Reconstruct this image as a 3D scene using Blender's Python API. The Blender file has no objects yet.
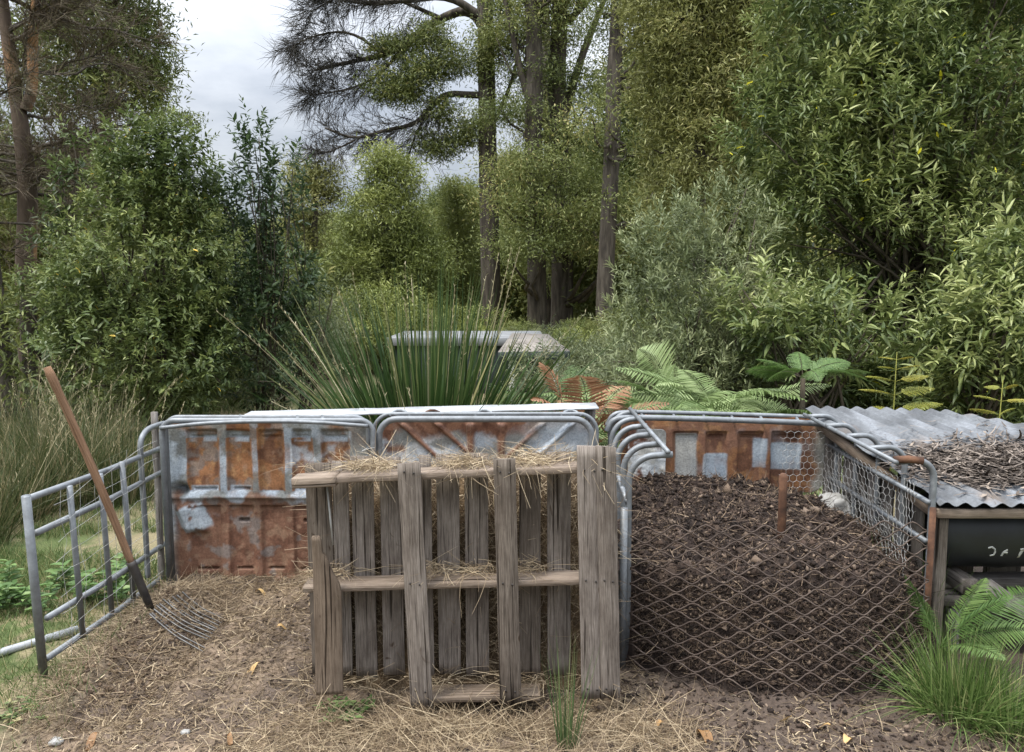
import bpy, math, random
import numpy as np
from mathutils import Vector

# ------------------------------------------------------------------ camera, sky, sun, exposure
C = bpy.context.scene.collection
SC = bpy.context.scene
PITCH = math.radians(6.37)
CAM_H = 1.7
FPX = 770.0
cam_d = bpy.data.cameras.new('camera'); cam = bpy.data.objects.new('camera', cam_d); C.objects.link(cam)
cam.location = (0, 0, CAM_H); cam.rotation_euler = (math.pi/2 - PITCH, 0, 0)
cam_d.sensor_fit = 'HORIZONTAL'; cam_d.sensor_width = 36.0; cam_d.lens = FPX/1024*36
cam_d.clip_start = 0.05; cam_d.clip_end = 2000
SC.camera = cam

SUN_EL, SUN_AZ = math.radians(64), math.radians(238)   # azimuth clockwise from +Y: behind the camera, a little to the left
w = bpy.data.worlds.new('World'); SC.world = w; w.use_nodes = True
nt = w.node_tree; N = nt.nodes; LK = nt.links
for n in list(N): N.remove(n)
wo = N.new('ShaderNodeOutputWorld'); bg = N.new('ShaderNodeBackground'); bg.inputs['Strength'].default_value = 0.105
sky = N.new('ShaderNodeTexSky'); sky.sky_type = 'NISHITA'; sky.sun_disc = False
sky.sun_elevation = SUN_EL; sky.sun_rotation = SUN_AZ
tc = N.new('ShaderNodeTexCoord'); sp = N.new('ShaderNodeSeparateXYZ'); LK.new(tc.outputs['Generated'], sp.inputs[0])
def wm(op, a, b=None, clamp=False):
    m = N.new('ShaderNodeMath'); m.operation = op; m.use_clamp = clamp
    for i, q in enumerate((a, b)):
        if q is None: continue
        if isinstance(q, (int, float)): m.inputs[i].default_value = q
        else: LK.new(q, m.inputs[i])
    return m.outputs[0]
zz = wm('MAXIMUM', sp.outputs[2], 0.0); dz = wm('ADD', zz, 0.18)
cx = wm('DIVIDE', sp.outputs[0], dz); cy = wm('DIVIDE', sp.outputs[1], dz)
cb = N.new('ShaderNodeCombineXYZ'); LK.new(cx, cb.inputs[0]); LK.new(cy, cb.inputs[1])
nz = N.new('ShaderNodeTexNoise'); nz.inputs['Scale'].default_value = 1.35; nz.inputs['Detail'].default_value = 7; nz.inputs['Roughness'].default_value = 0.55
LK.new(cb.outputs[0], nz.inputs['Vector'])
cr = N.new('ShaderNodeValToRGB'); cr.color_ramp.elements[0].position = 0.38; cr.color_ramp.elements[1].position = 0.62
cr.color_ramp.elements[0].color = (4.0, 4.35, 4.95, 1); cr.color_ramp.elements[1].color = (7.3, 7.55, 7.95, 1)
LK.new(nz.outputs[0], cr.inputs[0])
zen = wm('ADD', wm('MULTIPLY', wm('POWER', zz, 1.7), 2.9), 0.24)           # an overcast sky is much brighter towards the zenith
vm = N.new('ShaderNodeVectorMath'); vm.operation = 'SCALE'; LK.new(cr.outputs[0], vm.inputs[0]); LK.new(zen, vm.inputs['Scale'])
mx = N.new('ShaderNodeMixRGB'); mx.inputs[0].default_value = 0.9
LK.new(sky.outputs[0], mx.inputs[1]); LK.new(vm.outputs[0], mx.inputs[2])
LK.new(mx.outputs[0], bg.inputs[0]); LK.new(bg.outputs[0], wo.inputs[0])
sl = bpy.data.lights.new('sun', 'SUN'); sl.energy = 1.5; sl.angle = math.radians(10); sl.color = (1.0, 0.95, 0.87)
so = bpy.data.objects.new('sun', sl); C.objects.link(so)
sd = Vector((math.sin(SUN_AZ)*math.cos(SUN_EL), math.cos(SUN_AZ)*math.cos(SUN_EL), math.sin(SUN_EL)))
so.rotation_euler = sd.to_track_quat('Z', 'Y').to_euler(); so.location = (0, -5, 20)
SC.view_settings.view_transform = 'Standard'; SC.view_settings.look = 'None'
SC.view_settings.gamma = 1; SC.view_settings.use_curve_mapping = False
SC.view_settings.exposure = 1.38
SC.render.engine = 'CYCLES'
SC.cycles.max_bounces = 6; SC.cycles.diffuse_bounces = 3; SC.cycles.glossy_bounces = 2; SC.cycles.transmission_bounces = 3
SC.cycles.caustics_reflective = False; SC.cycles.caustics_refractive = False

# ------------------------------------------------------------------ helpers
cT, sT = math.cos(PITCH), math.sin(PITCH)
def P(px, py, D):
    u = (px-512)/FPX; v = (376-py)/FPX
    dy = cT+v*sT; dzv = -sT+v*cT
    k = D/dy
    return np.array((u*k, D, CAM_H+dzv*k))
def G(px, py, z=0.0):
    v = (376-py)/FPX
    dy = cT+v*sT; dzv = -sT+v*cT
    return P(px, py, (z-CAM_H)/dzv*dy)

def hash3(ix, iy, iz, s):
    h = (ix.astype(np.int64)*374761393 + iy.astype(np.int64)*668265263 + iz.astype(np.int64)*2147483647 + s*974634777) & 0xFFFFFFFF
    h = ((h ^ (h >> 13))*1274126177) & 0xFFFFFFFF
    h = ((h ^ (h >> 16))*2246822519) & 0xFFFFFFFF
    return ((h ^ (h >> 15)) & 0xFFFFFF)/float(0xFFFFFF)
def vnoise(p, s=0):
    p = np.asarray(p, float); i = np.floor(p); f = p-i; f = f*f*(3-2*f); i = i.astype(np.int64)
    r = 0
    for a in (0, 1):
        wa = f[..., 0] if a else 1-f[..., 0]
        for b in (0, 1):
            wb = f[..., 1] if b else 1-f[..., 1]
            for c in (0, 1):
                wc = f[..., 2] if c else 1-f[..., 2]
                r = r+wa*wb*wc*hash3(i[..., 0]+a, i[..., 1]+b, i[..., 2]+c, s)
    return r
def fbm(p, s=0, o=4, g=0.5):
    p = np.asarray(p, float); r = 0; a = 1; t = 0
    for k in range(o):
        r = r+a*vnoise(p*(2**k)+k*17.3, s+k); t += a; a *= g
    return r/t
def nrm(v): return v/np.maximum(np.linalg.norm(v, axis=-1, keepdims=True), 1e-9)
def sm(a, b, x):
    t = np.clip((x-a)/(b-a), 0, 1); return t*t*(3-2*t)

class Buf:
    def __init__(self): self.v = []; self.f = {}; self.t = []; self.g = []; self.c = []; self.n = 0
    def add(self, v, faces, tint=0.5, gc=None, col=None):
        v = np.asarray(v, float).reshape(-1, 3); m = len(v)
        for fa in (faces if isinstance(faces, (list, tuple)) else [faces]):
            fa = np.asarray(fa, np.int64)
            if fa.ndim == 1: fa = fa[None]
            self.f.setdefault(fa.shape[1], []).append(fa+self.n)
        self.v.append(v); self.t.append(np.broadcast_to(np.asarray(tint, float), (m,)))
        self.g.append(np.zeros((m, 3)) if gc is None else np.asarray(gc, float))
        self.c.append(np.ones((m, 4)) if col is None else np.asarray(col, float))
        self.n += m
    def build(self, name, mat, parent=None, smooth=False, loc=None):
        v = np.concatenate(self.v); me = bpy.data.meshes.new(name)
        off = np.zeros(3)
        if parent is not None:
            off = np.array(parent.get('_o', (0, 0, 0)))
        elif loc is not None: off = np.array(loc, float)
        v = v-off
        loops, starts, tot = [], [], 0
        for k, L in self.f.items():
            a = np.concatenate(L); loops.append(a.ravel()); starts.append(tot+np.arange(len(a))*k); tot += a.size
        loops = np.concatenate(loops); starts = np.concatenate(starts)
        me.vertices.add(len(v)); me.vertices.foreach_set('co', v.astype(np.float32).ravel())
        me.loops.add(tot); me.loops.foreach_set('vertex_index', loops.astype(np.int32))
        me.polygons.add(len(starts)); me.polygons.foreach_set('loop_start', starts.astype(np.int32))
        if smooth: me.polygons.foreach_set('use_smooth', np.ones(len(starts), bool))
        a = me.attributes.new('tint', 'FLOAT', 'POINT'); a.data.foreach_set('value', np.concatenate(self.t).astype(np.float32))
        g = np.concatenate(self.g)
        if g.any():
            a = me.attributes.new('gc', 'FLOAT_VECTOR', 'POINT'); a.data.foreach_set('vector', g.astype(np.float32).ravel())
        c = np.concatenate(self.c)
        if not (c == 1).all():
            a = me.attributes.new('wear', 'FLOAT_COLOR', 'POINT'); a.data.foreach_set('color', c.astype(np.float32).ravel())
        me.update(calc_edges=True); me.validate()
        if mat is not None: me.materials.append(mat)
        o = bpy.data.objects.new(name, me); C.objects.link(o)
        if parent is not None:
            o.parent = parent; o['_o'] = [float(x) for x in off]
        elif loc is not None:
            o.location = off; o['_o'] = [float(x) for x in off]
        return o
def tag(o, label=None, cat=None, group=None, kind=None):
    if label: o['label'] = label
    if cat: o['category'] = cat
    if group: o['group'] = group
    if kind: o['kind'] = kind
    return o
def thing(name, label, cat, loc=(0, 0, 0), group=None):
    o = bpy.data.objects.new(name, None); o.empty_display_size = 0.1; C.objects.link(o)
    o.location = loc; o['_o'] = [float(x) for x in loc]
    return tag(o, label, cat, group)
def copy_tree(o, parent=None):
    c = o.copy(); C.objects.link(c)
    if parent is not None: c.parent = parent
    for ch in o.children: copy_tree(ch, c)
    return c

def tube(b, pts, r, sides=8, tint=0.5, caps=True, smoothpts=0):
    pts = np.asarray(pts, float)
    for _ in range(smoothpts):
        q = [pts[0]]
        for a, c in zip(pts[:-1], pts[1:]): q += [a*.75+c*.25, a*.25+c*.75]
        q.append(pts[-1]); pts = np.array(q)
    n = len(pts)
    r = np.asarray(r, float)
    if r.ndim and len(r) != n: r = np.interp(np.linspace(0, 1, n), np.linspace(0, 1, len(r)), r)
    r = np.broadcast_to(r, (n,))
    d = np.gradient(pts, axis=0); d = nrm(d)
    ref = np.array((0, 0, 1.)) if abs(d[0][2]) < .9 else np.array((1., 0, 0))
    u = nrm(np.cross(d[0], ref)); U = [u]
    for i in range(1, n):
        u = u-d[i]*np.dot(u, d[i]); u = nrm(u); U.append(u)
    U = np.array(U); V = np.cross(d, U)
    a = np.arange(sides)*2*math.pi/sides
    ring = pts[:, None]+r[:, None, None]*(np.cos(a)[None, :, None]*U[:, None]+np.sin(a)[None, :, None]*V[:, None])
    i = np.arange(n-1)[:, None]*sides; j = np.arange(sides)[None]; j2 = (j+1) % sides
    q = np.stack([i+j, i+j2, i+sides+j2, i+sides+j], -1).reshape(-1, 4)
    fs = [q]
    if caps and sides > 2: fs += [np.arange(sides)[::-1], (n-1)*sides+np.arange(sides)]
    s = np.concatenate([[0], np.cumsum(np.linalg.norm(np.diff(pts, axis=0), axis=1))])
    gc = np.stack([np.repeat(s, sides), np.tile(a/6.28, n), np.zeros(n*sides)], -1)
    b.add(ring.reshape(-1, 3), fs, tint, gc)

def board(b, a, c, wdir, wd, th, ch=.003, segs=14, seed=0, wob=.0025, skew=(0, 0), taper=None):
    """one timber board swept from a to c; wdir is the direction of its width"""
    rg = np.random.default_rng(seed); a = np.array(a, float); c = np.array(c, float)
    ax = nrm(c-a); W = np.array(wdir, float); W = nrm(W-ax*np.dot(W, ax)); T = np.cross(ax, W)
    L = np.linalg.norm(c-a)
    hw, ht = wd/2, th/2
    sec = np.array([(-hw, -ht+ch), (-hw+ch, -ht), (0, -ht), (hw-ch, -ht), (hw, -ht+ch), (hw, ht-ch), (hw-ch, ht), (0, ht), (-hw+ch, ht), (-hw, ht-ch)])
    k = len(sec); s = np.linspace(0, 1, segs+1)
    off = rg.uniform(0, 50, 3)
    pts, gcs = [], []
    for si in s:
        sec2 = sec.copy()
        if taper: sec2[:, 0] = -hw+(sec2[:, 0]+hw)*np.interp(si, *taper)
        e = np.stack([np.full(k, si*L*9), sec2[:, 0]*25, sec2[:, 1]*25], -1)+off
        jw = (vnoise(e, 1)-.5)*2*wob; jt = (vnoise(e, 5)-.5)*2*wob
        bow = (vnoise(np.array([[si*2.2, off[1], 0]]), 9)[0]-.5)*wob*2
        al = si*L+(skew[0]*sec2[:, 0] if si == 0 else (skew[1]*sec2[:, 0] if si == 1 else 0))
        p = a+ax*np.broadcast_to(al, (k,))[:, None]+W*(sec2[:, 0]+jw+bow)[:, None]+T*(sec2[:, 1]+jt)[:, None]
        pts.append(p); gcs.append(np.stack([np.full(k, si*L), sec2[:, 0], sec2[:, 1]], -1)+off)
    pts = np.array(pts); n = segs+1
    i = np.arange(n-1)[:, None]*k; j = np.arange(k)[None]; j2 = (j+1) % k
    q = np.stack([i+j, i+j2, i+k+j2, i+k+j], -1).reshape(-1, 4)
    b.add(pts.reshape(-1, 3), [q, np.arange(k)[::-1], (n-1)*k+np.arange(k)], rg.uniform(), np.array(gcs).reshape(-1, 3))

def box(b, lo, hi, tint=.5, ch=.004):
    lo = np.array(lo, float); hi = np.array(hi, float)
    m = (lo+hi)/2
    board(b, (lo[0], m[1], m[2]), (hi[0], m[1], m[2]), (0, 1, 0), hi[1]-lo[1], hi[2]-lo[2], ch=ch, segs=6, wob=0)

def leafset(b, pos, d, nv, ln, wd, tint, droop=0.15, hexa=True, fold=.25):
    """lanceolate leaves: base, shoulders, tip, folded along the midrib and drooping"""
    n = len(pos); d = nrm(d); s = nrm(np.cross(d, nv)); u = np.cross(s, d)
    ln = np.broadcast_to(ln, (n,))[:, None]; wd = np.broadcast_to(wd, (n,))[:, None]
    tip = pos+d*ln-u*ln*droop
    if hexa:
        def at(t, sg, wk): return pos+d*ln*t-u*ln*droop*t*t+s*sg*wd*wk*.5+u*wd*fold*wk*.5
        V = np.stack([pos, at(.3, 1, 1), at(.65, 1, .8), tip, at(.65, -1, .8), at(.3, -1, 1)], 1)
        base = (np.arange(n)*6)[:, None]
        F = np.concatenate([base+np.array([[0, 1, 2, 3]]), base+np.array([[0, 3, 4, 5]])])
        b.add(V.reshape(-1, 3), F, np.repeat(np.broadcast_to(tint, (n,)), 6))
    else:
        V = np.stack([pos, pos+d*ln*.45+s*wd*.5+u*wd*fold*.5, tip, pos+d*ln*.45-s*wd*.5+u*wd*fold*.5], 1)
        base = (np.arange(n)*4)[:, None]
        F = np.concatenate([base+np.array([[0, 1, 2]]), base+np.array([[0, 2, 3]])])
        b.add(V.reshape(-1, 3), F, np.repeat(np.broadcast_to(tint, (n,)), 4))

def strips(b, pos, d, ln, wd, bend, tint, seg=3, rg=None, up=None, taper=1.0):
    """many thin curved blades: pos, start direction, bend vector added along the length"""
    n = len(pos); d = nrm(d)
    ln = np.broadcast_to(ln, (n,)); wd = np.broadcast_to(wd, (n,))
    ref = rg.normal(size=(n, 3)) if up is None else np.broadcast_to(up, (n, 3))
    s = nrm(np.cross(d, ref))
    V = []
    for k in range(seg+1):
        t = k/seg
        c = pos+d*(ln*t)[:, None]+bend*(ln*t*t)[:, None]
        wv = (wd*(1-taper*t**1.5)*.5)[:, None]
        V += [c-s*wv, c+s*wv]
    V = np.stack(V, 1); m = 2*(seg+1)
    base = (np.arange(n)*m)[:, None]
    F = np.concatenate([base+np.array([[2*k, 2*k+1, 2*k+3, 2*k+2]]) for k in range(seg)])
    b.add(V.reshape(-1, 3), F, np.repeat(np.broadcast_to(tint, (n,)), m))

def sph(rg, n): return nrm(rg.normal(size=(n, 3)))

# ------------------------------------------------------------------ materials
def M_new(name):
    m = bpy.data.materials.new(name); m.use_nodes = True; t = m.node_tree
    return m, t, t.nodes, t.links, t.nodes['Principled BSDF']
def ramp(N, stops):
    r = N.new('ShaderNodeValToRGB'); e = r.color_ramp.elements
    e[0].position = stops[0][0]; e[0].color = (*stops[0][1], 1)
    e[1].position = stops[-1][0]; e[1].color = (*stops[-1][1], 1)
    for p, c in stops[1:-1]:
        q = e.new(p); q.color = (*c, 1)
    return r
def leafmat(name, stops, trans=.28, rough=.5, spec=.35, gain=1.0):
    stops = [(p, tuple(min(q*gain, .8) for q in c)) for p, c in stops]
    m, t, N, L, bs = M_new(name)
    a = N.new('ShaderNodeAttribute'); a.attribute_name = 'tint'
    r = ramp(N, stops); L.new(a.outputs['Fac'], r.inputs[0]); L.new(r.outputs[0], bs.inputs['Base Color'])
    bs.inputs['Roughness'].default_value = rough; bs.inputs['Specular IOR Level'].default_value = spec
    tr = N.new('ShaderNodeBsdfTranslucent'); L.new(r.outputs[0], tr.inputs[0])
    ms = N.new('ShaderNodeMixShader'); ms.inputs[0].default_value = trans
    L.new(bs.outputs[0], ms.inputs[1]); L.new(tr.outputs[0], ms.inputs[2]); L.new(ms.outputs[0], N['Material Output'].inputs[0])
    return m
def noise_mat(name, stops, scale=8, detail=6, rough=.8, bump=.0, metallic=0, coord='Object', stretch=(1, 1, 1), spec=.3, bscale=None, nrough=.6):
    m, t, N, L, bs = M_new(name)
    tc = N.new('ShaderNodeTexCoord'); mp = N.new('ShaderNodeMapping'); mp.inputs['Scale'].default_value = stretch
    if coord == 'gc':
        a = N.new('ShaderNodeAttribute'); a.attribute_name = 'gc'; L.new(a.outputs['Vector'], mp.inputs[0])
    else: L.new(tc.outputs[coord], mp.inputs[0])
    nz = N.new('ShaderNodeTexNoise'); nz.inputs['Scale'].default_value = scale; nz.inputs['Detail'].default_value = detail; nz.inputs['Roughness'].default_value = nrough
    L.new(mp.outputs[0], nz.inputs['Vector'])
    r = ramp(N, stops); L.new(nz.outputs[0], r.inputs[0]); L.new(r.outputs[0], bs.inputs['Base Color'])
    bs.inputs['Roughness'].default_value = rough; bs.inputs['Metallic'].default_value = metallic; bs.inputs['Specular IOR Level'].default_value = spec
    if bump:
        bp = N.new('ShaderNodeBump'); bp.inputs['Strength'].default_value = bump; bp.inputs['Distance'].default_value = .01
        L.new(nz.outputs[0], bp.inputs['Height']); L.new(bp.outputs[0], bs.inputs['Normal'])
    return m
def wood_mat(name, dark, mid, light, rough=.85):
    """weathered timber: fibres and checks along the board, knots, blotches"""
    m, t, N, L, bs = M_new(name)
    a = N.new('ShaderNodeAttribute'); a.attribute_name = 'gc'
    def nz(scale, st, detail=5, rgh=.6, dist=0):
        mp = N.new('ShaderNodeMapping'); mp.inputs['Scale'].default_value = st; L.new(a.outputs['Vector'], mp.inputs[0])
        n = N.new('ShaderNodeTexNoise'); n.inputs['Scale'].default_value = scale; n.inputs['Detail'].default_value = detail
        n.inputs['Roughness'].default_value = rgh; n.inputs['Distortion'].default_value = dist
        L.new(mp.outputs[0], n.inputs['Vector']); return n.outputs[0]
    fine = nz(230, (.035, 1, 1), 8, .7, .2); blot = nz(11, (.45, 1, 1), 6, .65); crack = nz(85, (.022, 1, 1), 3, .5, .4); knot = nz(13, (.6, 1, 1), 1, .5, 1.5)
    r = ramp(N, [(.28, dark), (.5, mid), (.72, light)]); L.new(fine, r.inputs[0])
    rb = ramp(N, [(.3, (.58, .53, .48)), (.7, (1.25, 1.2, 1.13))]); L.new(blot, rb.inputs[0])
    m1 = N.new('ShaderNodeMixRGB'); m1.blend_type = 'MULTIPLY'; m1.inputs[0].default_value = 1; L.new(r.outputs[0], m1.inputs[1]); L.new(rb.outputs[0], m1.inputs[2])
    rc = ramp(N, [(.33, (.22, .2, .18)), (.40, (1, 1, 1))]); L.new(crack, rc.inputs[0])
    m2 = N.new('ShaderNodeMixRGB'); m2.blend_type = 'MULTIPLY'; m2.inputs[0].default_value = 1; L.new(m1.outputs[0], m2.inputs[1]); L.new(rc.outputs[0], m2.inputs[2])
    rk = ramp(N, [(.73, (1, 1, 1)), (.78, (.35, .27, .2))]); L.new(knot, rk.inputs[0])
    m3 = N.new('ShaderNodeMixRGB'); m3.blend_type = 'MULTIPLY'; m3.inputs[0].default_value = .9; L.new(m2.outputs[0], m3.inputs[1]); L.new(rk.outputs[0], m3.inputs[2])
    at = N.new('ShaderNodeAttribute'); at.attribute_name = 'tint'
    rt = ramp(N, [(0, (.68, .64, .60)), (.5, (1, .98, .97)), (1, (1.16, 1.15, 1.17))]); L.new(at.outputs['Fac'], rt.inputs[0])
    m4 = N.new('ShaderNodeMixRGB'); m4.blend_type = 'MULTIPLY'; m4.inputs[0].default_value = 1; L.new(m3.outputs[0], m4.inputs[1]); L.new(rt.outputs[0], m4.inputs[2])
    L.new(m4.outputs[0], bs.inputs['Base Color']); bs.inputs['Roughness'].default_value = rough; bs.inputs['Specular IOR Level'].default_value = .2
    ad = N.new('ShaderNodeMath'); ad.operation = 'ADD'; L.new(fine, ad.inputs[0]); L.new(rc.outputs[0], ad.inputs[1])
    bp = N.new('ShaderNodeBump'); bp.inputs['Strength'].default_value = .7; bp.inputs['Distance'].default_value = .004
    L.new(ad.outputs[0], bp.inputs['Height']); L.new(bp.outputs[0], bs.inputs['Normal'])
    return m
def wear_mat(name, rough=.7, metallic=0., bump=.3, scale=90, amount=.35):
    """surface whose paint, zinc and rust patches are stored in the mesh; adds fine mottling"""
    m, t, N, L, bs = M_new(name)
    a = N.new('ShaderNodeAttribute'); a.attribute_name = 'wear'
    tc = N.new('ShaderNodeTexCoord'); nz = N.new('ShaderNodeTexNoise'); nz.inputs['Scale'].default_value = scale; nz.inputs['Detail'].default_value = 6; nz.inputs['Roughness'].default_value = .7
    L.new(tc.outputs['Object'], nz.inputs['Vector'])
    r = ramp(N, [(.3, (1-amount,)*3), (.7, (1+amount,)*3)]); L.new(nz.outputs[0], r.inputs[0])
    mm = N.new('ShaderNodeMixRGB'); mm.blend_type = 'MULTIPLY'; mm.inputs[0].default_value = 1
    L.new(a.outputs['Color'], mm.inputs[1]); L.new(r.outputs[0], mm.inputs[2]); L.new(mm.outputs[0], bs.inputs['Base Color'])
    bs.inputs['Roughness'].default_value = rough; bs.inputs['Metallic'].default_value = metallic; bs.inputs['Specular IOR Level'].default_value = .3
    if bump:
        bp = N.new('ShaderNodeBump'); bp.inputs['Strength'].default_value = bump; bp.inputs['Distance'].default_value = .006
        L.new(nz.outputs[0], bp.inputs['Height']); L.new(bp.outputs[0], bs.inputs['Normal'])
    return m

MT = {}
MT['galv'] = noise_mat('weathered_zinc', [(.25, (.085, .072, .06)), (.36, (.125, .133, .14)), (.6, (.19, .205, .22)), (.75, (.30, .315, .325))], scale=14, detail=8, rough=.5, metallic=.25, bump=.15, spec=.5, nrough=.7)
MT['galv_pale'] = noise_mat('pale_zinc', [(.3, (.25, .26, .265)), (.7, (.45, .47, .49))], scale=10, detail=7, rough=.5, metallic=.1, spec=.4)
MT['rust_tube'] = noise_mat('rusty_steel', [(.3, (.03, .017, .012)), (.5, (.085, .042, .025)), (.66, (.15, .075, .042)), (.75, (.13, .12, .115))], scale=12, detail=8, rough=.85, bump=.3)
MT['mesh_rust'] = noise_mat('brown_rusted_strand', [(.3, (.034, .024, .019)), (.55, (.072, .052, .041)), (.75, (.125, .098, .08))], scale=20, rough=.8)
MT['wire'] = noise_mat('galvanised_wire', [(.3, (.22, .2, .18)), (.7, (.5, .51, .5))], scale=10, rough=.5, metallic=.2)
MT['pallet'] = wood_mat('weathered_pallet_timber', (.060, .052, .045), (.168, .152, .138), (.295, .275, .255))
MT['pallet_pale'] = wood_mat('pale_pallet_timber', (.10, .08, .064), (.205, .172, .142), (.31, .27, .23))
MT['grey_board'] = wood_mat('silver_grey_boards', (.09, .085, .082), (.17, .165, .162), (.26, .255, .25))
MT['handle'] = wood_mat('worn_handle_timber', (.12, .065, .035), (.25, .155, .098), (.36, .275, .21))
MT['iron'] = noise_mat('dark_iron', [(.3, (.02, .018, .017)), (.7, (.075, .066, .06))], scale=15, rough=.55, metallic=.4, spec=.5)
MT['tine'] = noise_mat('polished_worn_steel', [(.3, (.035, .032, .03)), (.7, (.12, .118, .115))], scale=15, rough=.4, metallic=.5, spec=.5)
MT['wear'] = wear_mat('rust_and_worn_paint')
MT['compost'] = wear_mat('dark_compost', rough=.95, bump=.6, scale=120, amount=.5)
MT['hay'] = wear_mat('matted_hay', rough=.95, bump=.6, scale=90, amount=.5)
MT['ground'] = wear_mat('earth_and_grass', rough=.95, bump=.5, scale=70, amount=.42)
MT['straw'] = leafmat('dry_straw', [(0, (.085, .058, .036)), (.35, (.20, .145, .088)), (.7, (.37, .285, .18)), (1, (.55, .45, .30))], trans=.15, rough=.6)
MT['fibre'] = leafmat('compost_fibres', [(0, (.016, .011, .009)), (.5, (.055, .038, .028)), (.85, (.15, .105, .072)), (1, (.34, .25, .165))], trans=.05, rough=.9)
MT['grass'] = leafmat('lawn_blades', [(0, (.05, .085, .022)), (.5, (.10, .155, .045)), (.8, (.19, .22, .09)), (1, (.40, .33, .17))], trans=.3)
MT['dryleaf'] = leafmat('dry_leaf', [(0, (.20, .105, .045)), (.5, (.42, .25, .10)), (1, (.55, .38, .17))], trans=.15)
# foliage
MT['bushA'] = leafmat('glossy_bush_leaf', [(0, (.024, .036, .012)), (.45, (.056, .078, .025)), (.8, (.115, .138, .045)), (.985, (.21, .225, .085)), (1, (.42, .30, .05))], rough=.4, gain=1.6)
MT['bushB'] = leafmat('dark_shrub_leaf', [(0, (.016, .030, .014)), (.6, (.038, .062, .024)), (1, (.09, .12, .05))], rough=.4, gain=1.4)
MT['olive'] = leafmat('grey_olive_leaf', [(0, (.04, .052, .025)), (.5, (.095, .115, .055)), (1, (.19, .205, .12))], rough=.55, gain=1.3)
MT['willow'] = leafmat('big_bush_leaf', [(0, (.016, .028, .009)), (.4, (.05, .070, .022)), (.72, (.125, .148, .05)), (.975, (.26, .275, .12)), (.99, (.5, .36, .03)), (1, (.58, .42, .03))], rough=.42, gain=1.75)
MT['silver'] = leafmat('silver_green_leaf', [(0, (.045, .058, .026)), (.5, (.118, .138, .066)), (1, (.26, .27, .145))], rough=.5, gain=1.6)
MT['wattle'] = leafmat('wattle_foliage', [(0, (.036, .048, .012)), (.5, (.088, .105, .026)), (1, (.20, .215, .068))], rough=.5, gain=1.8)
MT['gum'] = leafmat('gum_foliage', [(0, (.026, .038, .011)), (.5, (.075, .092, .026)), (.9, (.155, .168, .058)), (1, (.24, .21, .08))], rough=.5, gain=1.75)
MT['gold'] = leafmat('olive_gold_foliage', [(0, (.05, .055, .016)), (.5, (.115, .118, .036)), (.85, (.18, .185, .07)), (1, (.26, .235, .10))], rough=.5, gain=1.7)
MT['needle'] = leafmat('brown_green_needles', [(0, (.03, .022, .014)), (.45, (.072, .054, .035)), (.8, (.105, .085, .055)), (1, (.12, .125, .05))], trans=.1, rough=.8, gain=1.45)
MT['twig'] = leafmat('dark_feathery_twigs', [(0, (.018, .017, .016)), (.6, (.045, .041, .035)), (1, (.09, .088, .05))], trans=.08, rough=.8, gain=1.2)
MT['reed'] = leafmat('reed_blades', [(0, (.04, .06, .018)), (.55, (.09, .115, .04)), (.8, (.17, .165, .075)), (1, (.36, .29, .17))], trans=.25, gain=0.8)
MT['lomandra'] = leafmat('mat_rush_blades', [(0, (.018, .038, .010)), (.6, (.045, .085, .022)), (.88, (.11, .15, .05)), (1, (.33, .30, .14))], trans=.25, rough=.4)
MT['stalk'] = leafmat('dry_seed_stalk', [(0, (.17, .15, .075)), (.5, (.32, .28, .16)), (1, (.46, .40, .26))], trans=.2)
MT['fern'] = leafmat('fern_green', [(0, (.075, .115, .035)), (.5, (.155, .21, .08)), (1, (.27, .33, .155))], trans=.35, gain=1.25)
MT['fern_dark'] = leafmat('fern_deep_green', [(0, (.04, .085, .02)), (.5, (.09, .16, .04)), (1, (.17, .25, .08))], trans=.3, gain=0.95)
MT['fern_gold'] = leafmat('fern_yellow', [(0, (.14, .17, .025)), (.5, (.28, .28, .05)), (1, (.42, .36, .08))], trans=.35)
MT['fern_dead'] = leafmat('fern_dead', [(0, (.13, .06, .03)), (.5, (.26, .125, .06)), (1, (.38, .21, .12))], trans=.25)
MT['tuft'] = leafmat('fresh_grass_blades', [(0, (.055, .105, .022)), (.5, (.135, .21, .055)), (.85, (.24, .32, .11)), (1, (.46, .42, .2))], trans=.35, rough=.45, gain=0.9)
MT['rush'] = leafmat('blue_green_rush', [(0, (.045, .085, .03)), (.6, (.095, .15, .055)), (1, (.22, .24, .10))], trans=.2)
MT['weed'] = leafmat('weed_leaf', [(0, (.05, .10, .025)), (.6, (.11, .19, .055)), (1, (.2, .28, .1))], trans=.3)
MT['bark'] = noise_mat('grey_brown_bark', [(.3, (.022, .018, .014)), (.5, (.066, .055, .043)), (.72, (.125, .108, .086))], scale=9, detail=8, rough=.9, bump=.9, stretch=(1, 1, .18))
MT['bark_orange'] = noise_mat('peeling_orange_bark', [(.3, (.035, .024, .018)), (.5, (.085, .062, .046)), (.54, (.12, .085, .06)), (.60, (.34, .185, .09)), (.8, (.40, .24, .14))], scale=1.6, detail=7, rough=.9, bump=.6, stretch=(1, 1, .3), coord='Object')
MT['stem'] = noise_mat('shrub_stem', [(.3, (.03, .024, .016)), (.7, (.10, .082, .058))], scale=10, rough=.9, stretch=(1, 1, .3))
MT['sheet'] = None
MT['black'] = noise_mat('scuffed_black_plastic', [(.3, (.006, .007, .009)), (.6, (.016, .019, .023)), (.8, (.05, .046, .042))], scale=5, detail=8, rough=.45, spec=.5)
MT['whitepaint'] = noise_mat('flaking_white_paint', [(.35, (.3, .3, .28)), (.6, (.72, .72, .69))], scale=30, rough=.7)
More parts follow.
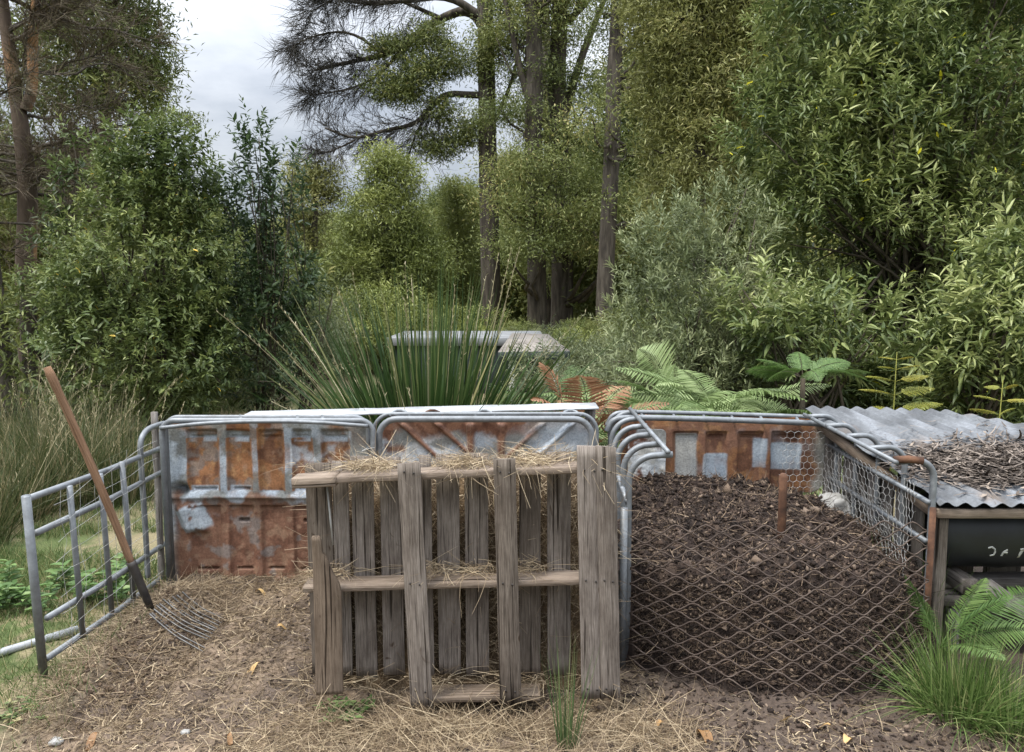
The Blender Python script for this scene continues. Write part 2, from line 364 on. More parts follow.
MT['concrete'] = noise_mat('whitewashed_concrete', [(.3, (.13, .12, .105)), (.5, (.30, .295, .28)), (.75, (.46, .46, .45))], scale=9, detail=8, rough=.9, bump=.6)
MT['greycon'] = noise_mat('grey_cement', [(.3, (.13, .135, .14)), (.7, (.22, .225, .23))], scale=3, rough=.85)
MT['brownroof'] = noise_mat('dull_brown_sheet', [(.3, (.15, .13, .115)), (.7, (.26, .235, .21))], scale=4, rough=.8)
MT['darkwall'] = noise_mat('dark_green_wall', [(.3, (.025, .035, .033)), (.7, (.06, .075, .07))], scale=4, rough=.7)

#@@STRUCTURE
# ------------------------------------------------------------------ ground: one sheet, fine near the camera, out to the horizon
def gz(x, y):
    x = np.asarray(x, float); y = np.asarray(y, float)
    p = np.stack([x, y, np.zeros_like(x)], -1)
    near = sm(7.0, 4.8, y)*sm(4.5, 3.0, np.abs(x))
    z = (fbm(p*1.4, 3, 3)-.5)*.06*sm(1.0, 2.0, y)*(1-.8*sm(1.5, .8, np.abs(x+.1))*sm(3.6, 3.2, y))-.05*np.exp(-(((y-2.95)/.24)**2))*sm(.9, .5, np.abs(x+.1))
    soil = soilmask(x, y)
    z = z+near*((fbm(p*9, 7, 4)-.5)*.05+(fbm(p*30, 11, 3)-.5)*.042)*(.4+.6*soil)
    # forked-over soil in the left bay, with a clumpy ridge of old hay along the gate
    bay = sm(-2.02, -1.75, x)*sm(-.7, -1.0, x)*sm(2.7, 3.6, y)*sm(4.75, 4.5, y)
    z = z+.085*bay
    rd = np.exp(-(((x+1.72+.10*(3.5-y))/.16)**2))*sm(2.75, 3.1, y)*sm(4.15, 3.75, y)
    z = z+rd*(.05+.10*fbm(p*7, 21, 3))
    # the land falls and rises gently far off
    z = z+sm(12, 60, y)*(fbm(p*.03, 31, 2)-.45)*1.5
    return z
def soilmask(x, y):
    p = np.stack([x, y, np.zeros_like(x)], -1)
    n = (fbm(p*2.3, 41, 4)-.5)*.9
    left = sm(-2.15, -1.75, x+n*.5-.25*(y-3.1)*0)
    right = sm(2.35, 1.9, x+n*.6)
    return np.clip(left*right*sm(5.6, 4.9, y+n*.6)*sm(.3, .9, y), 0, 1)
def axis(f0, f1, fs, lo, hi, g=1.18):
    a = list(np.arange(f0, f1+1e-6, fs)); s = fs
    while a[-1] < hi: s *= g; a.append(a[-1]+s)
    s = fs
    while a[0] > lo: s *= g; a.insert(0, a[0]-s)
    return np.array(a)
gx = axis(-2.6, 2.6, .0135, -420, 420); gy = axis(1.9, 4.6, .0135, -60, 700)
X, Y = np.meshgrid(gx, gy); Z = gz(X, Y)
p3 = np.stack([X, Y, Z*0], -1)
soil = soilmask(X, Y)
st = fbm(p3*3.1, 51, 4); fi = fbm(p3*22, 53, 3); big = fbm(p3*.6, 57, 3)
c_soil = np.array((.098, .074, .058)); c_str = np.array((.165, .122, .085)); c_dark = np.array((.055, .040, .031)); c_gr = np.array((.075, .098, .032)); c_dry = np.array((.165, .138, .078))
strawy = sm(.38, .60, st+.55*(fi-.5)+.16*sm(3.6, 2.6, Y)*sm(.8, -.4, X))
col = c_soil+(c_str-c_soil)*strawy[..., None]
dk = sm(.52, .66, fbm(p3*6.3+9, 61, 5, .65))*.75
dk = np.maximum(dk, sm(.35, .75, X)*sm(2.3, 1.8, X)*sm(2.35, 2.75, Y+.25*(st-.5))*.85)
col = col+(c_dark-col)*dk[..., None]
fg = fbm(p3*14, 73, 3); c_gr = c_gr*(.55+.9*fg[..., None]); grc = c_gr+(c_dry-c_gr)*np.clip(sm(.42, .58, fbm(p3*1.6+3, 71, 4)+.5*(fg-.5))+.55*sm(5.5, 12, Y)*sm(60, 25, Y), 0, 1)[..., None]
col = grc+(col-grc)*soil[..., None]
shed_shade = sm(1.85, 2.0, X)*sm(4.3, 4.0, X)*sm(3.1, 3.35, Y)*sm(5.4, 4.8, Y); col = col+(c_dark-col)*shed_shade[..., None]  # shade under the lean-to painted into the ground as dark soil colour
far = sm(26, 60, np.hypot(X, Y))
col = col+(np.array((.07, .085, .035))-col)*far[..., None]
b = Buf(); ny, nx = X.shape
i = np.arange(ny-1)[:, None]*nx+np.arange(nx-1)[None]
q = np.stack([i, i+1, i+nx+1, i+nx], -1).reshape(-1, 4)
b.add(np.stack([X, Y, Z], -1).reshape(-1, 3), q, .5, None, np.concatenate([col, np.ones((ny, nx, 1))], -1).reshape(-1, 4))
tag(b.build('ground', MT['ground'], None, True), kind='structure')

def gpt(px, py):
    p = G(px, py, 0.0)
    for _ in range(3): p = G(px, py, float(gz(p[0], p[1])))
    return p

# ------------------------------------------------------------------ left gate
gate = thing('yard_gate', 'short galvanised pipe gate with wire mesh standing beside the forked soil bay', 'gate', gpt(44, 677))
def gp(px, py):                                        # a pixel on the gate's upright plane x ~ -1.96
    D = -1.965*FPX/(px-512)
    return P(px, py, D)
R1 = .0145
b = Buf(); tube(b, [gp(44, 680), gp(26, 496)], .0185, 10); b.build('end_post', MT['galv'], gate, True)
b = Buf(); tube(b, [gp(148, 577), gp(145, 520), gp(140, 452), gp(141, 438), gp(147, 429), gp(160, 424), gp(168, 423)], .015, 10, smoothpts=2); b.build('end_post', MT['galv'], gate, True)
for a, c in (((27, 499), (164, 447)), ((36, 533), (164, 471)), ((47, 618), (166, 543)), ((46, 659), (168, 573))):
    b = Buf(); m_ = (gp(*a)+gp(*c))/2+np.array((0.006, 0, -.006)); tube(b, [gp(*a), m_, gp(*c)], R1, 9); b.build('rail', MT['galv'], gate, True)
for a, c in (((64, 486), (78, 637)), ((95, 474), (107, 612)), ((117, 462), (129, 598))):
    b = Buf(); tube(b, [gp(*a)+np.array((.024, 0, 0)), gp(*c)+np.array((.024, 0, 0))], .0135, 9); b.build('upright', MT['galv'], gate, True)
b = Buf()
rg = np.random.default_rng(5)
for t in np.linspace(.08, .95, 9):                       # thin wires tied across the pipes
    z = .08+.74*t; ys = np.linspace(3.2, 4.15, 10)
    tube(b, np.stack([-1.955+rg.normal(0, .006, 10), ys, z+.11*(ys-3.2)*t+rg.normal(0, .006, 10)], -1), .0011, 4, caps=False)
for y in np.linspace(3.25, 4.12, 7):
    zs = np.linspace(.06, .83+.1*(y-3.2), 8)
    tube(b, np.stack([-1.955+rg.normal(0, .006, 8), y+rg.normal(0, .008, 8), zs], -1), .0010, 4, caps=False)
b.build('wire_infill', MT['wire'], gate)
b = Buf(); board(b, P(154, 412, 4.32), (P(154, 412, 4.32)*[1, 1, 0]), (1, 0, 0), .03, .03, seed=3)
tag(b.build('timber_stake', MT['grey_board'], None, False, P(154, 412, 4.32)*[1, 1, 0]), 'thin grey stake with pale flat top showing behind the gate hoop', 'stake')

# ------------------------------------------------------------------ garden fork leaning on the gate
HEAD = P(152, 611, 3.58); TOP = P(47, 367, 3.42); FER = HEAD+(TOP-HEAD)*.20
fork = thing('garden_fork', 'long timber handled manure fork leaning on the pipe gate with tines on the soil', 'garden fork', HEAD)
b = Buf(); ax = TOP-FER; n = 26
pts = np.array([FER+ax*t for t in np.linspace(0, 1, n)]); rg = np.random.default_rng(8)
pts += np.outer(np.sin(np.linspace(0, 3.1, n)), (.006, .004, 0))
tube(b, pts, np.array([.0165]+[.0175]*22+[.019, .0195, .015])+rg.normal(0, .0005, n), 12); b.build('handle', MT['handle'], fork, True)
b = Buf(); tube(b, [FER+ax*.02, FER, HEAD+(FER-HEAD)*.3, HEAD], [.021, .0215, .019, .015], 12); b.build('socket', MT['iron'], fork, True)
ra, rb_ = P(183, 607, 3.72), P(150, 622, 3.46); ta, tb = P(224, 630, 3.62), P(204, 658, 3.33)
b = Buf(); tube(b, [ra, (ra+rb_)/2+np.array((-.03, 0, .02)), rb_], .009, 8, smoothpts=2); tube(b, [HEAD, (ra+rb_)/2+np.array((-.02, 0, .012))], .012, 8); b.build('head_bar', MT['iron'], fork, True)
for k in range(10):
    t = k/9; s = ra+(rb_-ra)*t+np.array((-.025*math.sin(math.pi*t), 0, .016*math.sin(math.pi*t))); e = ta+(tb-ta)*t
    mid = (s+e)/2
    for q_, h in ((s, .028), (e, .020)):
        q_[2] = max(q_[2], float(gz(q_[0], q_[1]))+h)
    mid[2] = max(float(gz(mid[0], mid[1]))+.012, (s[2]+e[2])/2-.02)
    b = Buf(); tube(b, [s, s*.6+mid*.4-np.array((0, 0, .004)), mid, mid*.45+e*.55, e], [.0046, .0046, .0044, .004, .0015], 7, smoothpts=2); b.build('tine', MT['tine'], fork, True)

# ------------------------------------------------------------------ pressed rusty panels at the back of the bays
def panel(name, label, x0, x1, z0, z1, y, hfun, cfun, corner=.06, cat='metal panel', res=.0055, tilt=0.0):
    nx_, nz_ = int((x1-x0)/res), int((z1-z0)/res)
    U, V = np.meshgrid(np.linspace(x0, x1, nx_), np.linspace(z0, z1, nz_))
    h = hfun(U, V); c = cfun(U, V, h)
    # keep a rounded outline by pulling corner points in
    cxm, czm = (x0+x1)/2, (z0+z1)/2; hx, hz = (x1-x0)/2, (z1-z0)/2
    dx = np.abs(U-cxm)-(hx-corner); dzz = np.abs(V-czm)-(hz-corner)
    both = (dx > 0) & (dzz > 0); l = np.maximum(np.hypot(np.maximum(dx, 0), np.maximum(dzz, 0)), 1e-6); mxx = np.maximum(np.maximum(dx, dzz), 1e-6)
    f = np.where(both, mxx/l, 1)
    U2 = np.where(both, cxm+np.sign(U-cxm)*((hx-corner)+dx*f), U); V2 = np.where(both, czm+np.sign(V-czm)*((hz-corner)+dzz*f), V)
    Yf = y-h+tilt*(V2-z0)
    A = np.stack([U2, Yf, V2], -1).reshape(-1, 3); Bk = A+np.array((0, .012, 0))
    i = np.arange(nz_-1)[:, None]*nx_+np.arange(nx_-1)[None]; q = np.stack([i, i+1, i+nx_+1, i+nx_], -1).reshape(-1, 4)
    M_ = nx_*nz_
    rim = np.concatenate([np.arange(nx_), (np.arange(1, nz_)*nx_+nx_-1), (nz_-1)*nx_+np.arange(nx_-2, -1, -1), (np.arange(nz_-2, 0, -1)*nx_)])
    r2 = np.roll(rim, -1); side = np.stack([rim, r2, r2+M_, rim+M_], -1)[:, ::-1]
    b = Buf(); cc = np.concatenate([c, np.ones(c.shape[:2]+(1,))], -1).reshape(-1, 4)
    b.add(np.concatenate([A, Bk]), [q, q[:, ::-1]+M_, side], .5, None, np.concatenate([cc, cc]))
    return tag(b.build(name, MT['wear'], None, True, ((x0+x1)/2, y, z0)), label, cat)
RUST_O = np.array((.27, .125, .056)); RUST_D = np.array((.115, .052, .032)); RUST_R = np.array((.185, .095, .060)); PAINT = np.array((.34, .385, .43)); GREY = np.array((.20, .205, .195)); BLACKC = np.array((.025, .022, .02)); RUST_Y = np.array((.34, .185, .085))
def bump_rect(U, V, u0, u1, v0, v1, e=.012):
    return sm(u0, u0+e, U)*sm(u1, u1-e, U)*sm(v0, v0+e, V)*sm(v1, v1-e, V)
def fb2(U, V, s, seed, o=5): return fbm(np.stack([U*s, V*s, U*0+seed], -1), seed, o)
def mixc(c, d, m): return c+(d-c)*m[..., None]
# left: columns of pressed recesses, a seam across the middle
DL = 4.22
def ux(px): return (px-512)/FPX*DL
def vz(py): return P(512, py, DL)[2]
colsL = [(181, 213), (221, 247), (254, 280), (288, 309), (318, 347)]
seamL = vz(497)
def hL(U, V):
    h = np.zeros_like(U)
    for k, (a, c) in enumerate(colsL):
        a, c = ux(a), ux(c)
        h -= .020*bump_rect(U, V, a, c, seamL+.02, vz(429), .014)
        h -= .014*bump_rect(U, V, a-.004, c+.004, vz(580), seamL-.045, .014)
        if k not in (2,): h -= .022*bump_rect(U, V, a+.025, c-.02, vz(489)-.012, vz(489)+.010, .008)
        if k in (1, 3): h -= .03*bump_rect(U, V, a+.05, c-.03, vz(523), vz(519), .006)
        h -= .02*bump_rect(U, V, a+.03, c-.02, vz(569)-.008, vz(569)+.008, .006)
        h -= .014*bump_rect(U, V, a+.02, c-.015, vz(437)-.012, vz(437)+.012, .008)
    h += .012*np.exp(-((V-seamL)/.012)**2)
    h -= .09*np.exp(-(((U-ux(172))/.045)**2+((V-vz(490))/.03)**2))
    h += .035*sm(.09, .04, np.abs((U-ux(184))*1.1+(V-vz(518))*.4))*sm(.10, .05, np.abs(V-vz(518)))
    h += (fb2(U, V, 5, 3)-.5)*.035
    return h
def cL(U, V, h):
    n = fb2(U, V, 9, 5); n2 = fb2(U, V, 30, 6); n3 = fb2(U, V, 4, 8)
    c = np.broadcast_to(GREY, U.shape+(3,)).copy(); c = mixc(c, PAINT, sm(.42, .6, fb2(U, V, 11, 15)))
    rust = np.zeros_like(U)
    for k, (a, cc) in enumerate(colsL):
        a, cc = ux(a), ux(cc)
        rust = np.maximum(rust, bump_rect(U, V, a-.008, cc+.008, seamL+.03, vz(437)+.06*(k == 2)))
        rust = np.maximum(rust, (k in (1, 2))*bump_rect(U, V, a, cc, vz(432), vz(421))*.8)
    rust = np.maximum(rust, sm(seamL+.01, seamL-.05, V+(n-.5)*.25))
    rust = np.clip(rust*1.6-.12+(n-.5)*2.0, 0, 1)*sm(ux(158), ux(170), U+(n3-.5)*.12)
    rust = np.maximum(rust, sm(.62, .72, n3)*.8)
    rc = mixc(np.broadcast_to(RUST_O, c.shape), RUST_Y, sm(.5, .75, n2)); rc = mixc(rc, RUST_R, sm(seamL+.06, seamL-.05, V+(n-.5)*.2)); rc = mixc(rc, RUST_D, sm(.52, .64, fb2(U, V, 14, 23))*.75)
    rc = mixc(rc, np.array((.25, .155, .10)), sm(.54, .68, fb2(U, V, 24, 77))*.7); rc = mixc(rc, np.array((.19, .185, .175)), sm(.60, .70, fb2(U, V, 13, 79))*.6)
    rc = rc*(.72+.56*fb2(U*6, V, 5, 27, 4))[..., None]*(1-.35*np.exp(-((np.abs(V-seamL+.03))/.05)**2))[..., None]
    c = mixc(c, rc, rust)
    pu, pv = U-ux(184)+.10*(n3-.5)+.03*(n-.5), V-vz(517)+.10*(n-.5); pale = sm(.10, .075, np.maximum(np.abs(pu*1.1+pv*.35), np.abs(pv-pu*.3)*1.15))*sm(.40, .52, n2*.5+.5*n)
    c = mixc(c, np.array((.36, .41, .45)), np.clip(pale*1.2, 0, 1)*.9)
    c = mixc(c, np.array((.48, .52, .56)), sm(.55, .7, n)*bump_rect(U, V, ux(285), ux(350), seamL, vz(430))*.8)
    for k, (a, cc) in enumerate(colsL):
        a, cc = ux(a), ux(cc)
        for v0, v1 in ((vz(443), vz(435)), (vz(492), vz(485))):
            if k != 2: c = mixc(c, PAINT*1.25, bump_rect(U, V, a+.006, cc-.006, v0, v1, .01)*sm(.36, .5, n)*.85)
    hole = np.exp(-(((U-ux(171))/.030)**2+((V-vz(491))/.020)**2)**2)
    return mixc(c, BLACKC, np.clip(hole*1.3*sm(.3, .5, n), 0, .85))
panel('rusty_panel', 'rusty pressed steel panel with grey ribs at the back of the forked soil bay', ux(159), ux(372), -.05, vz(419), DL, hL, cL)
# middle: slanting ribs
DM = 4.25
def um(px): return (px-512)/FPX*DM
def vm_(py): return P(512, py, DM)[2]
mtop = vm_(421)
def ribs_mid(U, V):
    r = np.zeros_like(U)
    for px, sgn in ((402, 1), (438, 1), (541, -1), (571, -1)):
        u0 = um(px)+sgn*(vm_(425)-V)*1.05
        r = np.maximum(r, np.exp(-((U-u0)/.020)**4))
    for px in (470, 501): r = np.maximum(r, np.exp(-((U-um(px))/.024)**4))
    return r*sm(mtop, mtop-.03, V)
def hM(U, V): return .022*ribs_mid(U, V)+(fb2(U, V, 5, 33)-.5)*.012
def cM(U, V, h):
    n = fb2(U, V, 10, 35); n2 = fb2(U, V, 34, 36); r = ribs_mid(U, V)
    c = mixc(np.broadcast_to(PAINT*.95, U.shape+(3,)).copy(), GREY, sm(.45, .6, fb2(U, V, 8, 39)))
    c = mixc(c, np.array((.58, .60, .61)), sm(.52, .66, n)*.7)
    right = sm(um(510), um(545), U)
    rust = np.clip(sm(mtop-.10, mtop-.03, V+(n-.5)*.22)*(1-.75*right)+r*(1-right)+sm(.57, .68, fb2(U, V, 6, 44)), 0, 1)
    rc = mixc(np.broadcast_to(RUST_R, c.shape), RUST_D, sm(.45, .65, n2))
    return mixc(c, rc, rust)
panel('ribbed_panel', 'rust streaked blue grey panel with slanting ribs showing above the timber pallet', um(379), um(592), .05, mtop, DM, hM, cM, .08)
# right: rusty panel with a turned pale sheet beside it
DR = 4.44
def ur(px): return (px-512)/FPX*DR
def vr(py): return P(512, py, DR)[2]
colsR = [(675, 702), (708, 731), (741, 768), (775, 806)]
def hR(U, V):
    h = (fb2(U, V, 5, 53)-.5)*.02
    for k, (a, c) in enumerate(colsR):
        a, c = ur(a), ur(c)
        h -= .020*bump_rect(U, V, a, c, vr(520), vr(431), .014)
        h -= .016*bump_rect(U, V, a+.02, c-.02, vr(436)-.015, vr(436)+.008, .008)
    h += .02*sm(ur(808), ur(828), U)
    return h
def cR(U, V, h):
    n = fb2(U, V, 9, 55); n2 = fb2(U, V, 32, 56)
    c = mixc(np.broadcast_to(RUST_O*.85, U.shape+(3,)).copy(), RUST_R, sm(.4, .6, fb2(U, V, 6, 58)))
    c = mixc(c, RUST_D, sm(.5, .62, fb2(U, V, 15, 59))*.8); c = mixc(c, RUST_Y, sm(.56, .7, n2)*.5)
    pale = np.zeros_like(U)
    pale = np.maximum(pale, bump_rect(U, V, ur(677), ur(702), vr(500), vr(432), .02))
    pale = np.maximum(pale, bump_rect(U, V, ur(705), ur(733), vr(500), vr(452), .02))
    pale = np.maximum(pale, bump_rect(U, V, ur(774), ur(808), vr(472), vr(442), .02))
    pale = np.maximum(pale, .8*bump_rect(U, V, ur(756), ur(773), vr(470), vr(437), .02))
    pale = np.clip(pale*1.5-.25+(n-.5)*1.8, 0, 1)
    pc = mixc(np.broadcast_to(np.array((.36, .355, .33)), c.shape), PAINT*.95, sm(ur(690), ur(720), U))
    c = mixc(c, pc, pale)
    c = mixc(c, np.array((.33, .33, .29)), sm(ur(815), ur(826), U+(n-.5)*.06)*.85)
    return c
panel('rusty_panel', 'orange rusted panel with rounded lower corner behind the compost heap', ur(622), ur(829), vr(491)-.01, vr(417), DR, hR, cR, .09)
def hS(U, V): return (fb2(U, V, 7, 63)-.5)*.05
def cS(U, V, h):
    c = np.broadcast_to(np.array((.33, .325, .30)), U.shape+(3,)).copy()
    c = mixc(c, np.array((.42, .44, .45)), sm(.45, .6, fb2(U, V, 9, 64))); return mixc(c, RUST_D, sm(.6, .7, fb2(U, V, 12, 65)))
panel('bent_sheet', 'crumpled pale grey sheet standing beside the curved pipe hurdle and compost', ur(634)-.03, ur(667), .34, vr(428), DR-.05, hS, cS, .03)

# pale flashing lying along the top behind the two left panels
D0 = 4.42
a = P(246, 414.5, D0); c = P(597, 406, D0)
b = Buf(); board(b, a, c, (0, 0, 1), .012, .20, ch=.003, segs=30, seed=4, wob=.003); 
flash = tag(b.build('metal_flashing', MT['galv_pale'], None, False, a), 'long pale metal flashing lying level along the back of the panels', 'flashing')
for px in (255, 590):
    D_ = D0+.02; p = P(px, 420, D_)
    b = Buf(); board(b, (p[0], p[1], -.05), (p[0], p[1], a[2]-.012 if px < 300 else c[2]-.012), (1, 0, 0), .06, .05, seed=px)
    b.build('prop_post', MT['grey_board'], flash)

# ------------------------------------------------------------------ bent tube frames in front of the panels
def hoop(root, px0, px1, ptop, D, r, y0=0.0, rad=.07, mat='galv'):
    xa, xb = (px0-512)/FPX*D, (px1-512)/FPX*D; zt = P(512, ptop, D)[2]
    pts = [(xa, D, y0), (xa, D, zt-rad*1.6)]
    for t in np.linspace(0, math.pi/2, 8): pts.append((xa+rad*(1-math.cos(t)), D, zt-rad+rad*math.sin(t)))
    for t in np.linspace(math.pi/2, 0, 8): pts.append((xb-rad*(1-math.cos(t)), D, zt-rad+rad*math.sin(t)))
    pts += [(xb, D, zt-rad*1.6), (xb, D, y0)]
    b = Buf(); tube(b, pts, r, 10); return b.build('hoop', MT[mat], root, True)
fr = thing('tube_frame', 'bent galvanised tube frame round the panel behind the fork', 'tube frame', ((262-512)/FPX*4.13, 4.13, 0))
hoop(fr, 157, 371, 420.5, 4.12, .016); hoop(fr, 161, 366, 417, 4.185, .012)
b = Buf(); tube(b, [P(160, 428, 4.10), P(215, 422, 4.09), P(300, 421, 4.09), P(368, 426, 4.10)], .011, 8, smoothpts=2); b.build('top_rail', MT['galv'], fr, True)
for px in (240, 297, 322):
    b = Buf(); tube(b, [P(px, 416, 4.19), P(px+2, 422, 4.12)], .010, 8); b.build('clip', MT['galv'], fr, True)
fr2 = thing('tube_frame', 'round cornered galvanised tube frame around the slanting ribbed panel', 'tube frame', ((484-512)/FPX*4.17, 4.17, 0))
hoop(fr2, 377, 593, 419, 4.15, .018, rad=.10); hoop(fr2, 372, 598, 414, 4.21, .012, rad=.10)
for px in (399, 432, 484, 570):
    b = Buf(); tube(b, [P(px-9, 416.0-.01*px*0, 4.2), P(px-4, 410.5, 4.24), P(px+5, 410.5, 4.24), P(px+11, 416, 4.2)], .008, 8, smoothpts=1); b.build('clip', MT['rust_tube'] if px == 432 else MT['galv'], fr2, True)
b = Buf(); rg = np.random.default_rng(15)
for k in range(9):
    z0 = .55+.035*k
    tube(b, [(um(374)+rg.normal(0, .02), 4.12+rg.normal(0, .01), z0+rg.normal(0, .02)), (um(370)+rg.normal(0, .02), 4.09, z0+.02), (um(366)+rg.normal(0, .02), 4.11, z0-.01), (um(374)+rg.normal(0, .02), 4.16, z0+.04)], .0022, 5, smoothpts=2)
b.build('tie_wire', MT['wire'], fr2)

# ------------------------------------------------------------------ curved pipe hurdle left of the compost
h1 = thing('curved_hurdle', 'galvanised hurdle of curved pipes between the pallet and the compost heap', 'hurdle', (.52, 3.9, 0))
Ds = [3.37, 3.575, 3.785, 3.995, 4.2, 4.40]; bx = [.522, .528, .530, .540, .552, .570]; tips = [.715, .70, .70, .71, .715, .72]
for k, D in enumerate(Ds):
    x, tx = bx[k], tips[k]; zt = .968+.006*k; R_ = .12
    pts = [(x, D, -.02), (x+.004, D, .3), (x, D, zt-R_)]
    for t in np.linspace(.15, math.pi/2, 8): pts.append((x+R_*(1-math.cos(t)), D, zt-R_+R_*math.sin(t)))
    pts.append((tx, D, zt+.004))
    b = Buf(); tube(b, pts, .0145, 10); b.build('curved_pipe', MT['galv'], h1, True)
b = Buf(); tube(b, [(.69, 3.34, .989), (.685, 4.42, 1.016)], .011, 8); b.build('top_rail', MT['galv'], h1, True)
for z in (.16, .47, .76):
    b = Buf(); tube(b, [(.515, 3.36, z), (.560, 4.42, z+.03)], .012, 8); b.build('rail', MT['galv'], h1, True)
b = Buf(); tube(b, [(.50, 3.335, -.02), (.498, 3.33, .74)], .017, 9); b.build('end_post', MT['galv'], h1, True)
h3 = thing('pipe_rail', 'pair of pale horizontal pipes along the top of the rusty compost back panel', 'pipe rail', (1.2, 4.4, .9))
for D, py0, py1, r in ((4.37, 418, 424, .017), (4.45, 412.5, 418, .013)):
    b = Buf(); tube(b, [P(612, py0+3, D)-np.array((.03, 0, .06)), P(614, py0+.5, D)-np.array((.012, 0, .01)), P(624, py0-1, D), P(720, (py0+py1)/2-1.5, D), P(815, py1-1, D), P(833, py1+1.5, D), P(838, py1+12, D)], r, 10, smoothpts=2); b.build('pipe', MT['galv'], h3, True)
for px in (645, 677, 707, 735, 764, 800):
    b = Buf(); t = (px-612)/220; tube(b, [P(px-4, 413+5*t, 4.45), P(px, 419+5*t, 4.36)], .009, 8); b.build('clip', MT['galv'], h3, True)

# ------------------------------------------------------------------ right hurdle with wire netting
h2 = thing('curved_hurdle', 'wire netted hurdle of inward curving pipes beside the corrugated roof', 'hurdle', (1.86, 3.9, 0))
Dr = [3.37, 3.60, 3.84, 4.07, 4.30]; px_ = [1.885, 1.872, 1.862, 1.852, 1.845]
for k, D in enumerate(Dr):
    x = px_[k]; zt = .945+.012*k; R_ = .085
    pts = [(x, D, -.02), (x+.004, D, .3), (x, D, zt-R_*1.2)]
    for t in np.linspace(.1, math.pi/2, 8): pts.append((x-R_*(1-math.cos(t)), D, zt-R_+R_*math.sin(t)))
    pts.append((x-.17, D, zt-.004))
    b = Buf(); tube(b, pts, .0155 if k == 0 else .0135, 10)
    b.build('curved_pipe', MT['galv'], h2, True)
b = Buf(); tube(b, [(1.70, 3.34, .942), (1.69, 4.40, .985)], .011, 8); b.build('top_rail', MT['galv'], h2, True)
b = Buf(); tube(b, [(1.82, 3.345, .948), (1.765, 3.36, .953), (1.70, 3.365, .948)], .0172, 9); b.build('rusty_end', MT['rust_tube'], h2, True)
for z, dzv in ((.755, .055), (.575, .05), (.25, .02)):
    b = Buf(); tube(b, [(1.866, 3.36, z), (1.835, 4.42, z+dzv)], .0125, 8); b.build('rail', MT['galv'], h2, True)
b = Buf(); tube(b, [(1.872, 3.335, 0.0), (1.874, 3.338, .28), (1.868, 3.33, .74)], .014, 9); b.build('rusty_post', MT['rust_tube'], h2, True)
# hexagonal netting, tied and sagging
def hexnet(b, ps, s0, s1, t0, t1, c, r, seed):
    rg = np.random.default_rng(seed); w_ = c; hh = c*.86
    nu = int((s1-s0)/w_); nv = int((t1-t0)/hh)
    for j in range(nv):
        for i_ in range(nu):
            s = s0+(i_+(.5 if j % 2 else 0))*w_; t = t0+j*hh
            P0 = (s, t); A = (s+w_/2, t+hh*.30); B_ = (s-w_/2, t+hh*.30); U_ = (s, t-hh*.40)
            for q0, q1 in ((P0, A), (P0, B_), (P0, (s, t-hh*.70))):
                tube(b, [ps(*q0), ps(*q1)], r, 3, caps=False)
b = Buf()
def ps_r(s, t):
    e = np.array([[s*3, t*3, 2.]]); d = (fbm(e, 81, 3)[0]-.5)*.10; d2 = (fbm(e*2.2, 84, 3)[0]-.5)*.06
    return np.array((1.85-.02*(s-3.4)+d-.03*math.sin((t-.05)*4), s+d2, t+d2*.8))
hexnet(b, ps_r, 3.42, 4.42, .04, .84, .042, .0017, 3)
def ps_r2(s, t):
    e = np.array([[s*4, t*4, 7.]]); d = (fbm(e, 87, 3)[0]-.5)*.16
    return np.array((1.83-.02*(s-3.4)+d, s+d*.6, t+d*.4))
hexnet(b, ps_r2, 3.62, 4.40, .06, .74, .040, .0014, 4)
def ps_b(s, t):
    e = np.array([[s*4, t*4, 17.]]); d = (fbm(e, 88, 3)[0]-.5)*.06
    return np.array((s, 4.36+d, t))
hexnet(b, ps_b, 1.56, 1.84, .56, .94, .042, .0014, 5)
b.build('netting', MT['wire'], h2)

# ------------------------------------------------------------------ expanded steel mesh across the front of the compost
MX0, MX1, MH = .525, 1.96, .66
def front(x, z):
    u = np.clip((np.asarray(x, float)-MX0)/(MX1-MX0), 0, 1); bow = np.sin(math.pi*np.clip(u*.93+.03, 0, 1))**.9
    return 3.345-.31*bow*(1-np.asarray(z, float)/.80)**1.1
b = Buf(); CW, CH = .131, .0345
nrow = 20; ncol = int((MX1-MX0)/CW)
rg = np.random.default_rng(21)
for j in range(nrow):
    zb = -.035+j*CH
    xs, zs = [], []
    for k in range(ncol*8+1):
        ph = k/8; x = MX0+ph*CW
        if x > MX1: break
        tri = abs(((ph*1.0) % 1)-.5)*2                     # 1 at nodes, 0 mid cell
        sgn = 1 if j % 2 == 0 else -1
        wv = np.clip((tri-.5)*1.35, -.5, .5)*sgn
        xs.append(x); zs.append(zb+wv*(CH-.003))
    xs, zs = np.array(xs), np.array(zs)
    u = (xs-MX0)/(MX1-MX0); sag = .045*np.sin(math.pi*np.clip(u, 0, 1))*(j/nrow)+.035*u*(j/nrow)
    z2 = zs+.0-.008*np.sin(u*9+j*.2)+sag*.6
    z2 = z2+.010*(fbm(np.stack([xs*5, z2*4, xs*0+3], -1), 95, 2)-.5)*2
    y = front(xs, np.clip(z2, 0, .7))-.016+.012*(fbm(np.stack([xs*3, z2*3, xs*0], -1), 91, 2)-.5)
    tube(b, np.stack([xs, y, z2+.01], -1), (.0036 if j else .004), 5, tint=.5)
mesh_o = tag(b.build('expanded_mesh', MT['mesh_rust'], None, True, (1.2, 3.1, 0)), 'bowed sheet of rusty brown expanded steel mesh holding back the compost', 'steel mesh')

